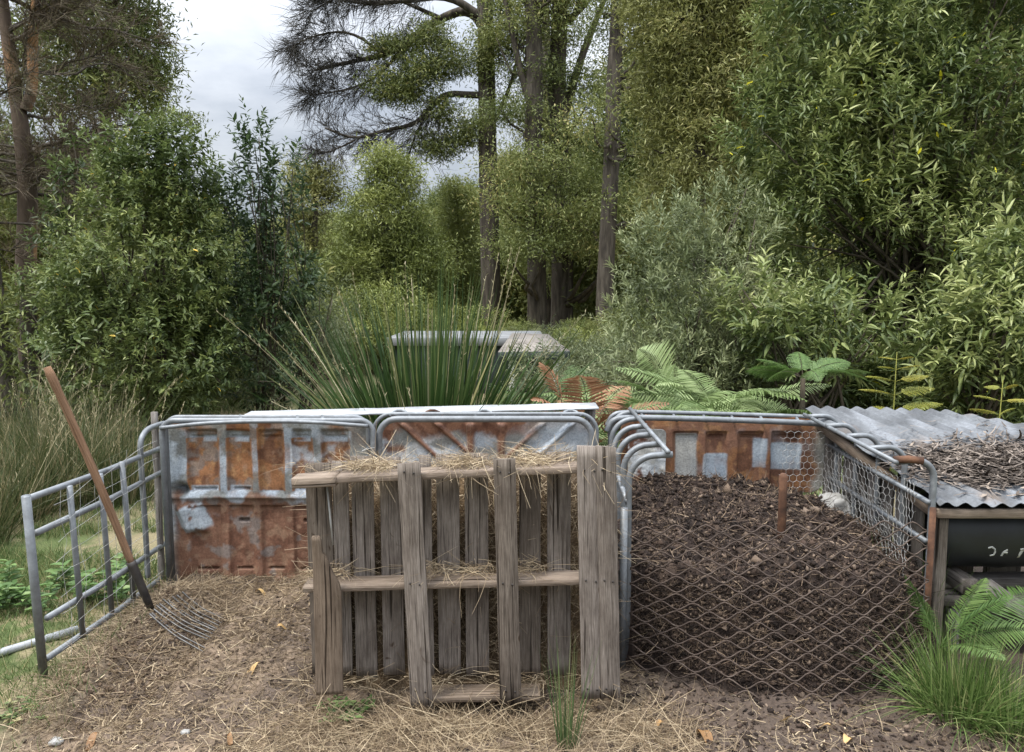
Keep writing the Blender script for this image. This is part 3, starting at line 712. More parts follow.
# ------------------------------------------------------------------ compost, hay, stake
def heapz(x, y):
    p = np.stack([x, y, x*0], -1); u = (x-MX0)/(MX1-MX0)
    d = y-(front(x, 0)+.045)
    yt = front(x, .52)+.06
    wall = np.clip(d/np.maximum(yt-front(x, 0), .08), 0, 1.0)**.8*.44
    back = sm(0, .95, y-yt+.05)*(.145-.11*sm(.62, 1.0, u)+.015*np.sin(u*7))
    z = wall+back-.05*sm(.75, 1, u)*wall*2
    z = z+((fbm(p*6, 101, 4)-.5)*.15+(fbm(p*15, 103, 4)-.5)*.16)*sm(0, .12, d)
    return np.where(d < 0, -.06, z)
res = .0075
U, V = np.meshgrid(np.arange(.50, 1.93, res), np.arange(2.98, 4.46, res))
Zc = heapz(U, V); ny, nx = U.shape
n1 = fb2(U, V, 26, 105); n2 = fb2(U, V, 7, 107)
col = np.broadcast_to(np.array((.032, .022, .018)), U.shape+(3,)).copy(); col = mixc(col, np.array((.085, .060, .046)), sm(.52, .70, n1)); col = mixc(col, np.array((.013, .010, .008)), sm(.5, .65, n2)*.6)
i = np.arange(ny-1)[:, None]*nx+np.arange(nx-1)[None]; q = np.stack([i, i+1, i+nx+1, i+nx], -1).reshape(-1, 4)
heap = thing('compost_heap', 'heap of dark crumbly compost behind the rusty expanded mesh', 'compost', (1.2, 3.8, 0))
b = Buf(); b.add(np.stack([U, V, Zc], -1).reshape(-1, 3), q, .5, None, np.concatenate([col, np.ones((ny, nx, 1))], -1).reshape(-1, 4)); b.build('mound', MT['compost'], heap, True)
rg = np.random.default_rng(31)
def clods(b, n, xr, yr, zf, s0, s1, cols, rg, lift=.3, keep=None, xy=None):
    """small angular crumbs: jittered octahedra"""
    x, y = xy if xy is not None else (rg.uniform(*xr, n), rg.uniform(*yr, n))
    if keep is not None:
        k = keep(x, y); x, y = x[k], y[k]; n = len(x)
    z = zf(x, y); s = s0+(s1-s0)*rg.random(n)**3
    base = np.array([(1, 0, 0), (-1, 0, 0), (0, 1, 0), (0, -1, 0), (0, 0, 1), (0, 0, -1)], float)
    V_ = base[None]*rg.uniform(.45, 1.2, (n, 6, 1))+rg.normal(0, .18, (n, 6, 3))
    a = rg.uniform(0, 6.28, n); ca, sa = np.cos(a)[:, None], np.sin(a)[:, None]
    V_ = np.stack([V_[..., 0]*ca-V_[..., 1]*sa, V_[..., 0]*sa+V_[..., 1]*ca, V_[..., 2]*.75], -1)*s[:, None, None]
    V_ += np.stack([x, y, z+s*lift], -1)[:, None]
    F = np.array([(0, 2, 4), (2, 1, 4), (1, 3, 4), (3, 0, 4), (2, 0, 5), (1, 2, 5), (3, 1, 5), (0, 3, 5)])
    cc = np.asarray(cols)[rg.integers(0, len(cols), n)]*rg.uniform(.7, 1.3, (n, 1))
    b.add(V_.reshape(-1, 3), ((np.arange(n)*6)[:, None, None]+F[None]).reshape(-1, 3), .5, None, np.repeat(np.concatenate([cc, np.ones((n, 1))], 1), 6, 0))
dkc = [(.033, .022, .016), (.056, .037, .027), (.018, .012, .009), (.10, .071, .050), (.044, .029, .021), (.15, .11, .08), (.024, .016, .012)]
b = Buf(); clods(b, 20000, (.54, 1.9), (3.02, 4.42), heapz, .003, .020, dkc, rg, .25, lambda x, y: y > front(x, 0)+.07); 
def clods_front(b, n, s0, s1):
    x_ = rg.uniform(.56, 1.88, n); f_ = rg.random(n); zz_ = f_*.42
    clods(b, n, (0, 1), (0, 1), heapz, s0, s1, dkc, rg, .25, xy=(x_, front(x_, 0)+.05+(front(x_, .52)+.02-front(x_, 0))*f_))
clods_front(b, 12000, .003, .018); clods(b, 260, (.54, 1.9), (3.1, 4.42), heapz, .02, .045, dkc, rg, .1, lambda x, y: y > front(x, 0)+.12)
ob = b.build('crumbs', MT['compost'], heap); tag(ob, kind='stuff')
def fibres(b, n, xr, yr, zf, l0, l1, w0, w1, rg, tint, flat=.35, keep=None, lift=.006, bend=.5):
    x = rg.uniform(*xr, n); y = rg.uniform(*yr, n)
    if keep is not None:
        k = keep(x, y); x, y = x[k], y[k]; n = len(x)
    d = sph(rg, n); d[:, 2] = d[:, 2]*flat+.04; ln = rg.uniform(l0, l1, n)
    pos = np.stack([x, y, zf(x, y)+lift], -1)
    strips(b, pos, d, ln, rg.uniform(w0, w1, n), sph(rg, n)*np.array((bend, bend, bend*.5)), tint(rg.random(n)), 3, rg, None, .5)
b = Buf(); fibres(b, 13000, (.54, 1.9), (3.02, 4.42), heapz, .015, .085, .0015, .005, rg, lambda r: r**1.25, .6, lambda x, y: y > front(x, 0)+.03)
x_ = rg.uniform(.56, 1.88, 6000); f_ = rg.random(6000); y_ = front(x_, 0)+.05+(front(x_, .52)+.02-front(x_, 0))*f_; d_ = sph(rg, 6000)*np.array((1, .5, .8))
strips(b, np.stack([x_, y_-.006, heapz(x_, y_)+.006], -1), d_, rg.uniform(.015, .07, 6000), rg.uniform(.0015, .004, 6000), sph(rg, 6000)*np.array((.8, .3, .6)), rg.random(6000)**1.2, 3, rg, None, .5)
tag(b.build('fibres', MT['fibre'], heap), kind='stuff')
sp_ = P(781, 535, 3.62); 
b = Buf(); tube(b, [(sp_[0], 3.62, .1), (sp_[0]+.002, 3.62, .66), (sp_[0], 3.62, P(781, 476, 3.62)[2]), (sp_[0], 3.62, P(781, 473.5, 3.62)[2])], [.021, .021, .021, .012], 8)
tag(b.build('steel_stake', MT['rust_tube'], None, False, (sp_[0], 3.62, .1)), 'short rusty steel stake standing upright in the compost heap', 'stake')

# hay in the middle bay
def hayz(x, y):
    p = np.stack([x, y, x*0], -1)
    z = (.91-.22*sm(3.25, 4.1, y))*sm(3.16, 3.30, y)+((fbm(p*5, 111, 3)-.5)*.12+(fbm(p*17, 113, 3)-.5)*.06)*sm(3.16, 3.28, y)
    return np.where(y < 3.165, -.05, z)
U, V = np.meshgrid(np.arange(-.84, .425, .011), np.concatenate([np.linspace(3.15, 3.32, 40), np.arange(3.33, 4.24, .012)])); Zc = hayz(U, V); ny, nx = U.shape
col = mixc(np.broadcast_to(np.array((.095, .066, .040)), U.shape+(3,)).copy(), np.array((.22, .15, .085)), sm(.45, .65, fb2(U, V, 18, 115)))
i = np.arange(ny-1)[:, None]*nx+np.arange(nx-1)[None]; q = np.stack([i, i+1, i+nx+1, i+nx], -1).reshape(-1, 4)
hay = thing('hay_heap', 'brown heap of old hay packed behind the timber pallet', 'hay', (-.17, 3.7, 0))
b = Buf(); b.add(np.stack([U, V, Zc], -1).reshape(-1, 3), q, .5, None, np.concatenate([col, np.ones((ny, nx, 1))], -1).reshape(-1, 4)); b.build('mound', MT['hay'], hay, True)
b = Buf(); rg = np.random.default_rng(33)
fibres(b, 3800, (-.80, .42), (3.2, 4.2), hayz, .05, .15, .0018, .0035, rg, lambda r: r, .35, None, .006, .9)
n = 5200; z = rg.uniform(.02, .88, n); pos = np.stack([rg.uniform(-.80, .40, n), 3.165+.03*rg.random(n)+.05*z, z], -1); d = sph(rg, n)*np.array((1, .22, .9)); d[:, 2] -= .3
strips(b, pos, d, rg.uniform(.05, .17, n), rg.uniform(.0018, .0036, n), sph(rg, n)*np.array((.8, .1, .8)), rg.random(n)**1.3, 3, rg, None, .5)
tag(b.build('straw_strands', MT['straw'], hay), kind='stuff')

# ------------------------------------------------------------------ pallet
pal = thing('timber_pallet', 'weathered timber pallet standing on edge as the front of the hay bay', 'pallet', (-.15, 3.05, 0))
def pp(px, py, D): return P(px, py, D)
DB = 3.135
slats = [(305, 331, 463), (332, 348, 461), (351, 373, 456), (379, 401, 457), (419, 431, 455), (436, 459, 454), (464, 488, 453), (519, 541, 454), (547, 571, 452)]
for k, (xa, xb, yt) in enumerate(slats):
    dxl = [4, 3, 3, 2.5, 2, 1.5, 1, 0, 0][k]*1.8
    b = Buf(); board(b, pp((xa+xb)/2, yt, DB+.006*(k % 2)), pp((xa+xb)/2+dxl, 673+(k*7 % 5), DB-.004), (1, 0, 0), (xb-xa)/FPX*DB, .015, .0015, 18, 40+k, .0010)
    b.build('back_board', MT['pallet'], pal)
for k, (yl, yr_, x0, x1) in enumerate(((475.0, 463.0, 312, 603), (582, 573.5, 306, 606), (691, 689, 424, 540))):
    a = pp(x0, yl+3, 3.055); c = pp(x1, yr_+3, 3.055)
    b = Buf(); board(b, a, c, (0, 1, 0), .105, .024 if k else .027, .002, 26, 60+k, .0014); b.build('bearer', MT['pallet_pale'], pal)
b = Buf(); board(b, pp(295, 481, 3.035), pp(338, 478.5, 3.035), (0, 1, 0), .10, .040, .003, 10, 66, .0015); b.build('bearer_end', MT['pallet_pale'], pal)
DF = 2.985
for (xa, ya, xb, yb, wd, D, sd_) in ((409, 463, 422, 707, 23, DF, 1), (504.5, 459, 511, 703, 22.5, DF, 2), (589, 446, 592.5, 697.5, 24, DF+.012, 3), (606, 446.5, 610.5, 697, 20, DF+.006, 4)):
    b = Buf(); board(b, pp(xa, ya, D), pp(xb, yb, D), (1, 0, 0), wd/FPX*D,   .021, .0018, 24, 70+sd_, .0011, (.06*(sd_-2), 0)); fb_ = b.build('front_board', MT['pallet'], pal)
    for py in ((472, 583, 690) if sd_ < 3 else (470, 580, 688)):
        t = (py-ya)/(yb-ya)
        for s in (-.22, .2):
            p = pp(xa+(xb-xa)*t+s*wd, py+3*s, D)-np.array((0, .0105, 0)); nb = Buf(); tube(nb, [p, p-np.array((0, .003, 0))], .0042, 7); nb.build('nail', MT['iron'], fb_)
b = Buf(); board(b, pp(326, 536, 2.955), pp(330, 693, 2.95), (1, .12, 0), 28/FPX*2.95, .026, .0018, 40, 79, .0016, taper=([0, .02, .10, .13, .22, .30, .36, 1], [.26, .34, .38, .52, .70, .93, 1, 1]))
tag(b.build('broken_board', MT['pallet_pale'], pal), 'front board broken off at a jagged point')
b = Buf(); tube(b, [pp(327, 485, 3.08), pp(333, 545, 3.07)], .004, 6); b.build('wire_rod', MT['wire'], pal)
# ------------------------------------------------------------------ lean-to with corrugated roof
shed = thing('low_shed', 'low lean-to with skewed corrugated iron roof covered in bark at the right', 'shed', (2.4, 3.9, 0))
poly = [(1.715, 4.52), (2.535, 4.46), (2.86, 4.26), (3.75, 3.75), (3.75, 3.335), (1.90, 3.335), (1.875, 3.6)]
def roofz(x, y): return .752+(y-3.335)*.223-.004*(x-1.9)
ang = math.radians(-22); dxr, dyr = math.sin(-ang), -math.cos(ang)      # the corrugations run towards the viewer and to the right
PITCHC = .076
def inside(x, y):
    r = np.zeros_like(x, bool); n = len(poly); j = n-1
    for i in range(n):
        xi, yi = poly[i]; xj, yj = poly[j]
        c = ((yi > y) != (yj > y)) & (x < (xj-xi)*(y-yi)/(yj-yi+1e-12)+xi); r ^= c; j = i
    return r
# strip rows across the corrugation, clipped to the plan outline
b = Buf(); colr = []
acr = np.array((dyr, -dxr))*-1
def clip_line(o):
    """t-range of the corrugation line with offset o inside the plan polygon"""
    ts = []
    n = len(poly)
    for i in range(n):
        A = np.array(poly[i]); B_ = np.array(poly[(i+1) % n])
        sa = np.dot(A, acr)-o; sb = np.dot(B_, acr)-o
        if (sa > 0) != (sb > 0):
            q = A+(B_-A)*(sa/(sa-sb)); ts.append(q[0]*dxr+q[1]*dyr)
    return (min(ts), max(ts)) if len(ts) >= 2 else None
offs = [np.dot(np.array(p), acr) for p in poly]
os_ = np.arange(min(offs)+.002, max(offs)-.002, PITCHC/8); NT = 40
rows = []
for o in os_:
    r = clip_line(o)
    if r is None: continue
    t = np.linspace(r[0], r[1], NT)
    xy = acr[None]*o+np.stack([t*dxr, t*dyr], -1)
    z = roofz(xy[:, 0], xy[:, 1])+.0095*math.cos(o/PITCHC*2*math.pi)+(fbm(np.stack([xy[:, 0]*2, xy[:, 1]*2, xy[:, 0]*0], -1), 121, 2)-.5)*.02
    rows.append(np.column_stack([xy, z]))
R_ = np.array(rows); m = len(R_)
i = np.arange(m-1)[:, None]*NT+np.arange(NT-1)[None]; q = np.stack([i, i+1, i+NT+1, i+NT], -1).reshape(-1, 4)
A = R_.reshape(-1, 3); x, y = A[:, 0], A[:, 1]; pr = np.stack([x, y, x*0], -1)
cc = mixc(np.broadcast_to(np.array((.118, .125, .134)), (len(A), 3)).copy(), np.array((.072, .076, .082)), sm(.4, .62, fbm(pr*7, 131, 5)))
cc = mixc(cc, np.array((.165, .175, .19)), sm(.52, .7, fbm(pr*np.array((14, 5, 1)), 133, 4)))
cc = mixc(cc, np.array((.16, .12, .09)), sm(.58, .72, fbm(pr*6+4, 135, 4))*.7)
cc = np.concatenate([cc, np.ones((len(A), 1))], 1)
b.add(np.concatenate([A, A-np.array((0, 0, .002))]), [q, q[:, ::-1]+len(A)], .5, None, np.concatenate([cc, cc]))
MT['sheet'] = wear_mat('corrugated_iron', rough=.7, metallic=0, bump=.12, scale=60, amount=.25)
roof = b.build('roof', MT['sheet'], shed, True)
b = Buf()
board(b, (1.90, 3.362, .708), (3.75, 3.362, .701), (0, 0, 1), .042, .03, seed=90); b.build('fascia', MT['pallet_pale'], shed)
b = Buf(); board(b, (1.925, 3.39, .69), (1.79, 4.46, .925), (0, 0, 1), .05, .035, seed=91); b.build('rafter', MT['pallet_pale'], shed)
for k, (x, y, z, mt) in enumerate(((1.945, 3.40, .69, 'pallet'), (1.85, 4.40, .90, 'grey_board'), (3.6, 3.42, .69, 'pallet'), (3.5, 3.86, .77, 'grey_board'), (2.6, 4.36, .89, 'grey_board'))):
    b = Buf(); board(b, (x, y, -.05), (x, y, z), (1, 0, 0), .05, .05, seed=92+k); b.build('post', MT[mt], shed)
for k in range(7):
    y = 3.58+k*.125
    b = Buf(); board(b, (1.945-.013*k, y, -.03), (1.94-.013*k, y, .69+.026*k), (0, 1, 0), .115 if k % 3 else .10, .016, seed=100+k, wob=.004); b.build('wall_board', MT['grey_board'], shed)
for k in range(8):
    x = 2.05+k*.22
    b = Buf(); board(b, (x, 4.30-.06*k, -.03), (x, 4.30-.06*k, .80-.012*k), (1, 0, 0), .2, .018, seed=110+k, wob=.004); b.build('wall_board', MT['grey_board'], shed)
b = Buf(); board(b, P(985, 585, 3.45), P(1060, 640, 3.42), (0, .3, 1), .07, .04, seed=120)
tag(b.build('loose_plank', MT['grey_board'], None, False, P(1020, 612, 3.43)), 'grey plank sloping down to the right below the black barrel', 'plank')

# black barrel lying under the eave, with the remains of white painted figures
bar = thing('black_barrel', 'black plastic barrel lying under the eave with worn white figures', 'barrel', (2.45, 3.60, .32))
b = Buf(); yc, zc, rr = 3.64, .555, .185
prof = [(1.945, .02), (1.95, .085), (1.965, .118), (1.99, .164), (2.02, .178), (2.06, rr), (2.3, rr+.003), (2.33, rr+.008), (2.36, rr+.003), (2.7, rr), (2.73, rr+.007), (2.76, rr), (2.9, .165), (2.93, .12), (2.94, .02)]
tube(b, [(x, yc, zc) for x, _ in prof], [r for _, r in prof], 40); b.build('body', MT['black'], bar, True)
def on_barrel(px, py):
    """the point of the barrel's skin seen there"""
    lo = np.array((0, 0, CAM_H)); d = P(px, py, 1.0)-lo
    a_ = d[1]**2+d[2]**2; b_ = 2*((lo[1]-yc)*d[1]+(lo[2]-zc)*d[2]); c_ = (lo[1]-yc)**2+(lo[2]-zc)**2-(rr+.003)**2
    t = (-b_-math.sqrt(max(b_*b_-4*a_*c_, 0)))/(2*a_); return lo+d*t
figs = [[([(988.3, 548.2), (992, 547.0), (994.9, 549.3), (995.2, 552), (993.6, 555), (989.8, 555.7)], .0085)],
        [([(1007.8, 549.8), (1004, 551.6), (1001.2, 556)], .010), ([(1003.2, 552.6), (1007.8, 552.6), (1008.2, 557)], .010)],
        [([(1015, 550.2), (1024, 549.4)], .013), ([(1022.5, 550), (1018, 556.8), (1013.5, 557)], .016)]]
for kf, st_, wd in [(k_, *q_) for k_, f_ in enumerate(figs) for q_ in f_]:
    if st_ is figs[kf][0][0]: b = Buf()
    pts = []
    for (a0, a1), (c0, c1) in zip(st_[:-1], st_[1:]):
        for t in np.linspace(0, 1, 4, endpoint=False): pts.append(on_barrel(a0+(c0-a0)*t, a1+(c1-a1)*t))
    pts.append(on_barrel(*st_[-1])); pts = np.array(pts)
    d = nrm(np.gradient(pts, axis=0)); nv = nrm(pts-np.column_stack([pts[:, 0], np.full(len(pts), yc), np.full(len(pts), zc)])); s = np.cross(d, nv)*wd/2
    n = len(pts); V_ = np.concatenate([pts-s, pts+s, pts-s-nv*.002, pts+s-nv*.002]); k = np.arange(n-1)
    b.add(V_, [np.stack([k, k+1, k+1+n, k+n], -1), np.stack([k+2*n, k+1+2*n, k+1, k], -1), np.stack([k+n, k+1+n, k+1+3*n, k+3*n], -1)])

    if st_ is figs[kf][-1][0]: b.build('painted_figure', MT['whitepaint'], bar)
for x in (2.12, 2.75):
    b = Buf(); board(b, (x, 3.43, .335), (x, 3.80, .335), (1, 0, 0), .07, .07, seed=int(x*10)); tag(b.build('cradle_block', MT['grey_board'], None, False, (x, 3.6, .25)), 'grey timber block under the black barrel', 'timber block', 'timber blocks under the barrel')
    for y in (3.47, 3.76):
        pass
b = Buf(); board(b, (2.0, 3.50, .254), (3.5, 3.50, .252), (0, 0, 1), .05, .09, seed=131); board(b, (2.0, 3.73, .254), (3.5, 3.73, .252), (0, 0, 1), .05, .09, seed=132)
for x in (2.08, 3.3):
    for y in (3.50, 3.73): board(b, (x, y, -.03), (x, y, .206), (1, 0, 0), .06, .06, seed=int(x*y*7))
tag(b.build('timber_stand', MT['grey_board'], None, False, (2.6, 3.6, 0)), 'rough timber stand in the dark below the black barrel', 'stand')

# whitewashed lump behind the netting
b = Buf(); rg = np.random.default_rng(41)
ph, th = np.meshgrid(np.linspace(0, math.pi, 26), np.linspace(0, 2*math.pi, 40, endpoint=False), indexing='ij')
d = np.stack([np.sin(ph)*np.cos(th), np.sin(ph)*np.sin(th), np.cos(ph)], -1)
bxs = np.sign(d)*np.abs(d)**.62; r = 1+(fbm(d*2.1+5, 141, 4)-.5)*.7
pt = bxs*r[..., None]*np.array((.075, .09, .10))+np.array((1.785, 4.16, .47)); n0, n1 = ph.shape
i = np.arange(n0-1)[:, None]*n1; j = np.arange(n1)[None]; j2 = (j+1) % n1
b.add(pt.reshape(-1, 3), np.stack([i+j, i+n1+j, i+n1+j2, i+j2], -1).reshape(-1, 4))
tag(b.build('concrete_lump', MT['concrete'], None, True, (1.765, 4.10, .35)), 'rough whitish lump of concrete between the netting and the compost heap', 'concrete lump')

# bark and twigs that have dropped on the roof
def litter(b, n, ctr, sx, sy, rg, l=(.05, .2), wmax=.03, zoff=.018):
    x = ctr[0]+rg.normal(0, sx, n); y = ctr[1]+rg.normal(0, sy, n); k = inside(x, y) & (y > 3.36); x, y = x[k], y[k]; n = len(x)
    h = .028*np.exp(-(((x-ctr[0])/sx)**2+((y-ctr[1])/sy)**2)*.6)*rg.random(n)
    pos = np.stack([x, y, roofz(x, y)+zoff+h], -1); d = sph(rg, n); d[:, 2] *= .10
    strips(b, pos-d*.04, d, rg.uniform(*l, n), rg.uniform(.004, wmax, n), sph(rg, n)*np.array((.5, .5, .25)), rg.random(n), 4, rg, np.array((0, 0, 1.)), .6)
MT['barklit'] = leafmat('dead_bark_strips', [(0, (.022, .016, .012)), (.4, (.085, .066, .052)), (.8, (.20, .165, .138)), (1, (.26, .21, .165))], trans=.0, rough=.9)
b = Buf(); rg = np.random.default_rng(43)
litter(b, 2600, (2.42, 3.70), .28, .11, rg, (.02, .10), .018); litter(b, 3000, (2.75, 3.72), .24, .14, rg, (.03, .16), .019); litter(b, 200, (2.18, 3.80), .16, .10, rg, (.03, .12), .014)
litter(b, 260, (2.15, 3.6), .25, .09, rg, (.02, .08), .012); litter(b, 130, (2.5, 4.0), .4, .2, rg, (.02, .07), .012)
tag(b.build('bark_litter', MT['barklit'], None, True, (2.5, 3.6, .8)), 'drift of brown bark strips and twigs lying on the corrugated roof', 'bark litter', None, 'stuff')

# ------------------------------------------------------------------ straw, crumbs and grass on the ground
zf = lambda x, y: gz(x, y)
rg = np.random.default_rng(51)
b = Buf()
def kp(seed, thr, f=2.6):
    return lambda x, y: (fbm(np.stack([x*f, y*f, x*0], -1), seed, 3) > thr-.25*rg.random(len(x))+.06) & (rg.random(len(x)) < .12+.88*soilmask(x, y))
fibres(b, 30000, (-2.2, .6), (1.9, 4.3), zf, .02, .10, .0012, .0034, rg, lambda r: r**1.5, .28, kp(151, .47), .003, 1.0)
fibres(b, 7500, (-1.1, .75), (2.3, 2.95), zf, .04, .17, .0013, .003, rg, lambda r: .1+.85*r, .3, kp(152, .46), .006, 1.0)
fibres(b, 5000, (-1.95, -1.4), (2.8, 4.1), zf, .02, .11, .0014, .0034, rg, lambda r: .75*r**1.2, .5, None, .006, 1.0)
fibres(b, 6000, (.2, 2.2), (1.9, 3.1), zf, .02, .09, .0012, .003, rg, lambda r: r**1.4, .30, kp(153, .50), .003, 1.0)
# chopped, trodden flakes of straw and dark mulch lying flat
n = 52000; x = rg.uniform(-2.15, 2.1, n); y = 1.95+2.4*rg.random(n)
p_ = np.stack([x*3.3, y*3.3, x*0], -1); k = (rg.random(n) < soilmask(x, y)) & (fbm(p_, 155, 4) > .36+.22*rg.random(n)) & ((x < .75+.2*rg.normal(size=n)) | (rg.random(n) < .22)) & ((y < front(x, 0)) | (x < .5)); x, y = x[k], y[k]; n = len(x)
d = sph(rg, n)*np.array((1, 1, .16)); tn = np.clip(fbm(np.stack([x*2.1, y*2.1, x*0], -1), 157, 3)*1.6-.60+rg.normal(0, .27, n), 0, 1)
strips(b, np.stack([x, y, gz(x, y)+.003+.006*rg.random(n)], -1), d, rg.uniform(.012, .055, n), rg.uniform(.002, .0065, n), sph(rg, n)*np.array((.5, .5, .25)), tn, 2, rg, np.array((0, 0, 1.)), .35)
# thicker drift against the pallet's foot
n = 1800; x = rg.uniform(-.85, .55, n); y = 2.90+rg.normal(0, .07, n); h = np.abs(rg.normal(0, .014, n)); d = sph(rg, n)*np.array((1, .6, .4))
strips(b, np.stack([x, y, gz(x, y)+h], -1), d, rg.uniform(.05, .18, n), rg.uniform(.0014, .0032, n), sph(rg, n)*np.array((.9, .7, .4)), .15+.85*rg.random(n), 3, rg, None, .5)
tag(b.build('straw', MT['straw'], None, False, (0, 2.9, 0)), 'loose pale straw scattered over the soil', 'straw', None, 'stuff')
b = Buf()
for yl, yr_, n, D in ((471, 461, 2600, 3.06), (577, 570, 1000, 3.06), (686, 684, 700, 3.06)):       # straw caught on the pallet's ledges
    t = rg.random(n); t = t[(fbm(np.stack([t*9, t*0+yl, t*0], -1), 9, 2) > .44)]; n = len(t)
    pa, pb = P(300, yl, D), P(600, yr_, D)
    pos = pa+(pb-pa)*t[:, None]+np.stack([rg.normal(0, .02, n), rg.uniform(-.04, .07, n), .004+np.abs(rg.normal(0, .014, n))], -1)
    d = sph(rg, n)*np.array((1, .6, .35)); 
    strips(b, pos, d, rg.uniform(.03, .13, n), rg.uniform(.0013, .003, n), sph(rg, n)*np.array((.9, .6, .6))-np.array((0, .1, .25)), .25+.75*rg.random(n), 3, rg, None, .5)
tag(b.build('straw_wisps', MT['straw'], None, False, (-.15, 3.06, .5)), 'wisps of straw caught on the ledges of the timber pallet', 'straw', None, 'stuff')
b = Buf()
clods(b, 9000, (-2.05, .6), (2.0, 4.2), zf, .002, .015, [(.10, .073, .055), (.065, .047, .036), (.16, .118, .085), (.045, .033, .026)], rg, .2, lambda x, y: rg.random(len(x)) < soilmask(x, y))
clods(b, 4200, (.35, 2.1), (2.2, 3.25), zf, .004, .020, dkc, rg, .2, lambda x, y: rg.random(len(x)) < soilmask(x, y))
clods(b, 2600, (-1.95, -1.45), (2.95, 3.8), zf, .003, .015, [(.10, .068, .045), (.07, .046, .032), (.14, .095, .06)], rg, .3)
tag(b.build('soil_crumbs', MT['compost'], None, False, (0, 3, 0)), 'loose brown crumbs lying on the forked soil', 'soil', None, 'stuff')
b = Buf()
n = 66000; x = np.concatenate([rg.uniform(-3.4, -1.7, 27000), rg.uniform(-7, -1.5, n-30000), rg.uniform(-.9, 2.4, 3000)]); y = np.concatenate([rg.uniform(1.9, 5.4, 27000), 4.3+8*rg.random(n-30000)**1.6, rg.uniform(1.9, 2.6, 3000)])
p = np.stack([x, y, x*0], -1)
k = (fbm(p*2.2, 161, 3) > .36+.1*rg.random(n)) & (rg.random(n) > soilmask(x, y)*(1-.12*(fbm(p*3, 163, 3) > .62))); x, y = x[k], y[k]; n = len(x)
d = sph(rg, n)*.55; d[:, 2] = 1
strips(b, np.stack([x, y, gz(x, y)-.005], -1), d, rg.uniform(.03, .11, n)*(1+.12*(y-3)), rg.uniform(.002, .0045, n)*(1+.15*(y-3)), sph(rg, n)*np.array((.5, .5, .1)), rg.random(n)**.9, 3, rg)
tag(b.build('grass', MT['grass'], None, False, (-2, 4, 0)), 'short patchy grass round the soil', 'grass', None, 'stuff')

# fallen leaves one can point at
fl = [(703, 741, .085, 1.9, 'long curled tan leaf at the very front edge of the dark soil'), (781, 719, .060, 2.2, 'broad tan leaf lying on bare soil below the middle of the mesh'), (818, 729, .058, 2.5, 'tan leaf on the soil to the right of the broad tan leaf'),
      (848, 743, .05, .8, 'small brown leaf on the soil between the tan leaf and the grass tuft'), (658, 728, .04, .4, 'small golden leaf near the tall green rush'), (738, 680, .035, 1.1, 'little brown leaf against the foot of the steel mesh'),
      (248, 674, .07, .7, 'pale narrow leaf pointing up on the soil below the fork tines'), (110, 640, .04, 0.2, 'yellow leaf on the clumpy hay beside the pipe gate'), (262, 595, .05, 2.9, 'pale curled leaf on the soil in front of the rusty panel'),
      (283, 630, .04, .3, 'small orange leaf on the forked soil left of the broken board'), (92, 744, .05, 1.4, 'brown curled leaf at the bottom of the strawy ground'), (230, 742, .035, 2, 'orange leaf in the straw at the front'), (178, 606, .03, .5, 'pale scrap of leaf beside the fork head')]
for px, py, s, a, lab in fl:
    p = gpt(px, py); b = Buf(); s = s*1.55
    m = 9; ts = np.linspace(0, 1, m); wv = np.sin(np.pi*ts**.8)*s*.19
    dx, dy = math.cos(a), math.sin(a)
    cen = np.stack([(ts-.5)*s*dx, (ts-.5)*s*dy, .012+.015*np.sin(ts*5+px)*s/.06], -1)
    sd_ = np.array((-dy, dx, .35))
    V_ = np.concatenate([cen-sd_*wv[:, None]+np.array((0, 0, .004)), cen-np.array((0, 0, .002)), cen+sd_*wv[:, None]])+p; k = np.arange(m-1)
    b.add(V_, [np.stack([k, k+1, k+1+m, k+m], -1), np.stack([k+m, k+1+m, k+1+2*m, k+2*m], -1)], (px*37 % 100)/100)
    tag(b.build('fallen_leaf', MT['dryleaf'], None, True, p), lab, 'leaf', 'fallen leaves on the soil')
for px, py, s, lab in ((56, 743, .022, 'small white stone at the bottom left of the straw'), (186, 733, .016, 'tiny white pebble in the straw near the bottom'), (585, 592, .02, 'pale stone at the foot')):
    if px > 500: continue
    p = gpt(px, py); d_ = d if False else None
    b = Buf(); ph, th = np.meshgrid(np.linspace(0, math.pi, 8), np.linspace(0, 2*math.pi, 12, endpoint=False), indexing='ij')
    dd = np.stack([np.sin(ph)*np.cos(th), np.sin(ph)*np.sin(th), np.cos(ph)], -1); r = 1+(fbm(dd*1.5+px, 171, 2)-.5)*.8
    pt = dd*r[..., None]*np.array((s*1.3, s, s*.6))+p+np.array((0, 0, s*.3)); n0, n1 = ph.shape
    i = np.arange(n0-1)[:, None]*n1; j = np.arange(n1)[None]; j2 = (j+1) % n1
    b.add(pt.reshape(-1, 3), np.stack([i+j, i+n1+j, i+n1+j2, i+j2], -1).reshape(-1, 4))
    tag(b.build('white_stone', MT['concrete'], None, True, p), lab, 'stone')
b = Buf(); a = gpt(0, 657); c = gpt(78, 634); tube(b, [a+(a-c)*.8+np.array((0, 0, .02)), a+np.array((0, 0, .02)), c+np.array((0, 0, .025))], .019, 10)
tag(b.build('grey_pipe', MT['galv_pale'], None, True, a), 'pale pipe lying in the grass outside the pipe gate', 'pipe')
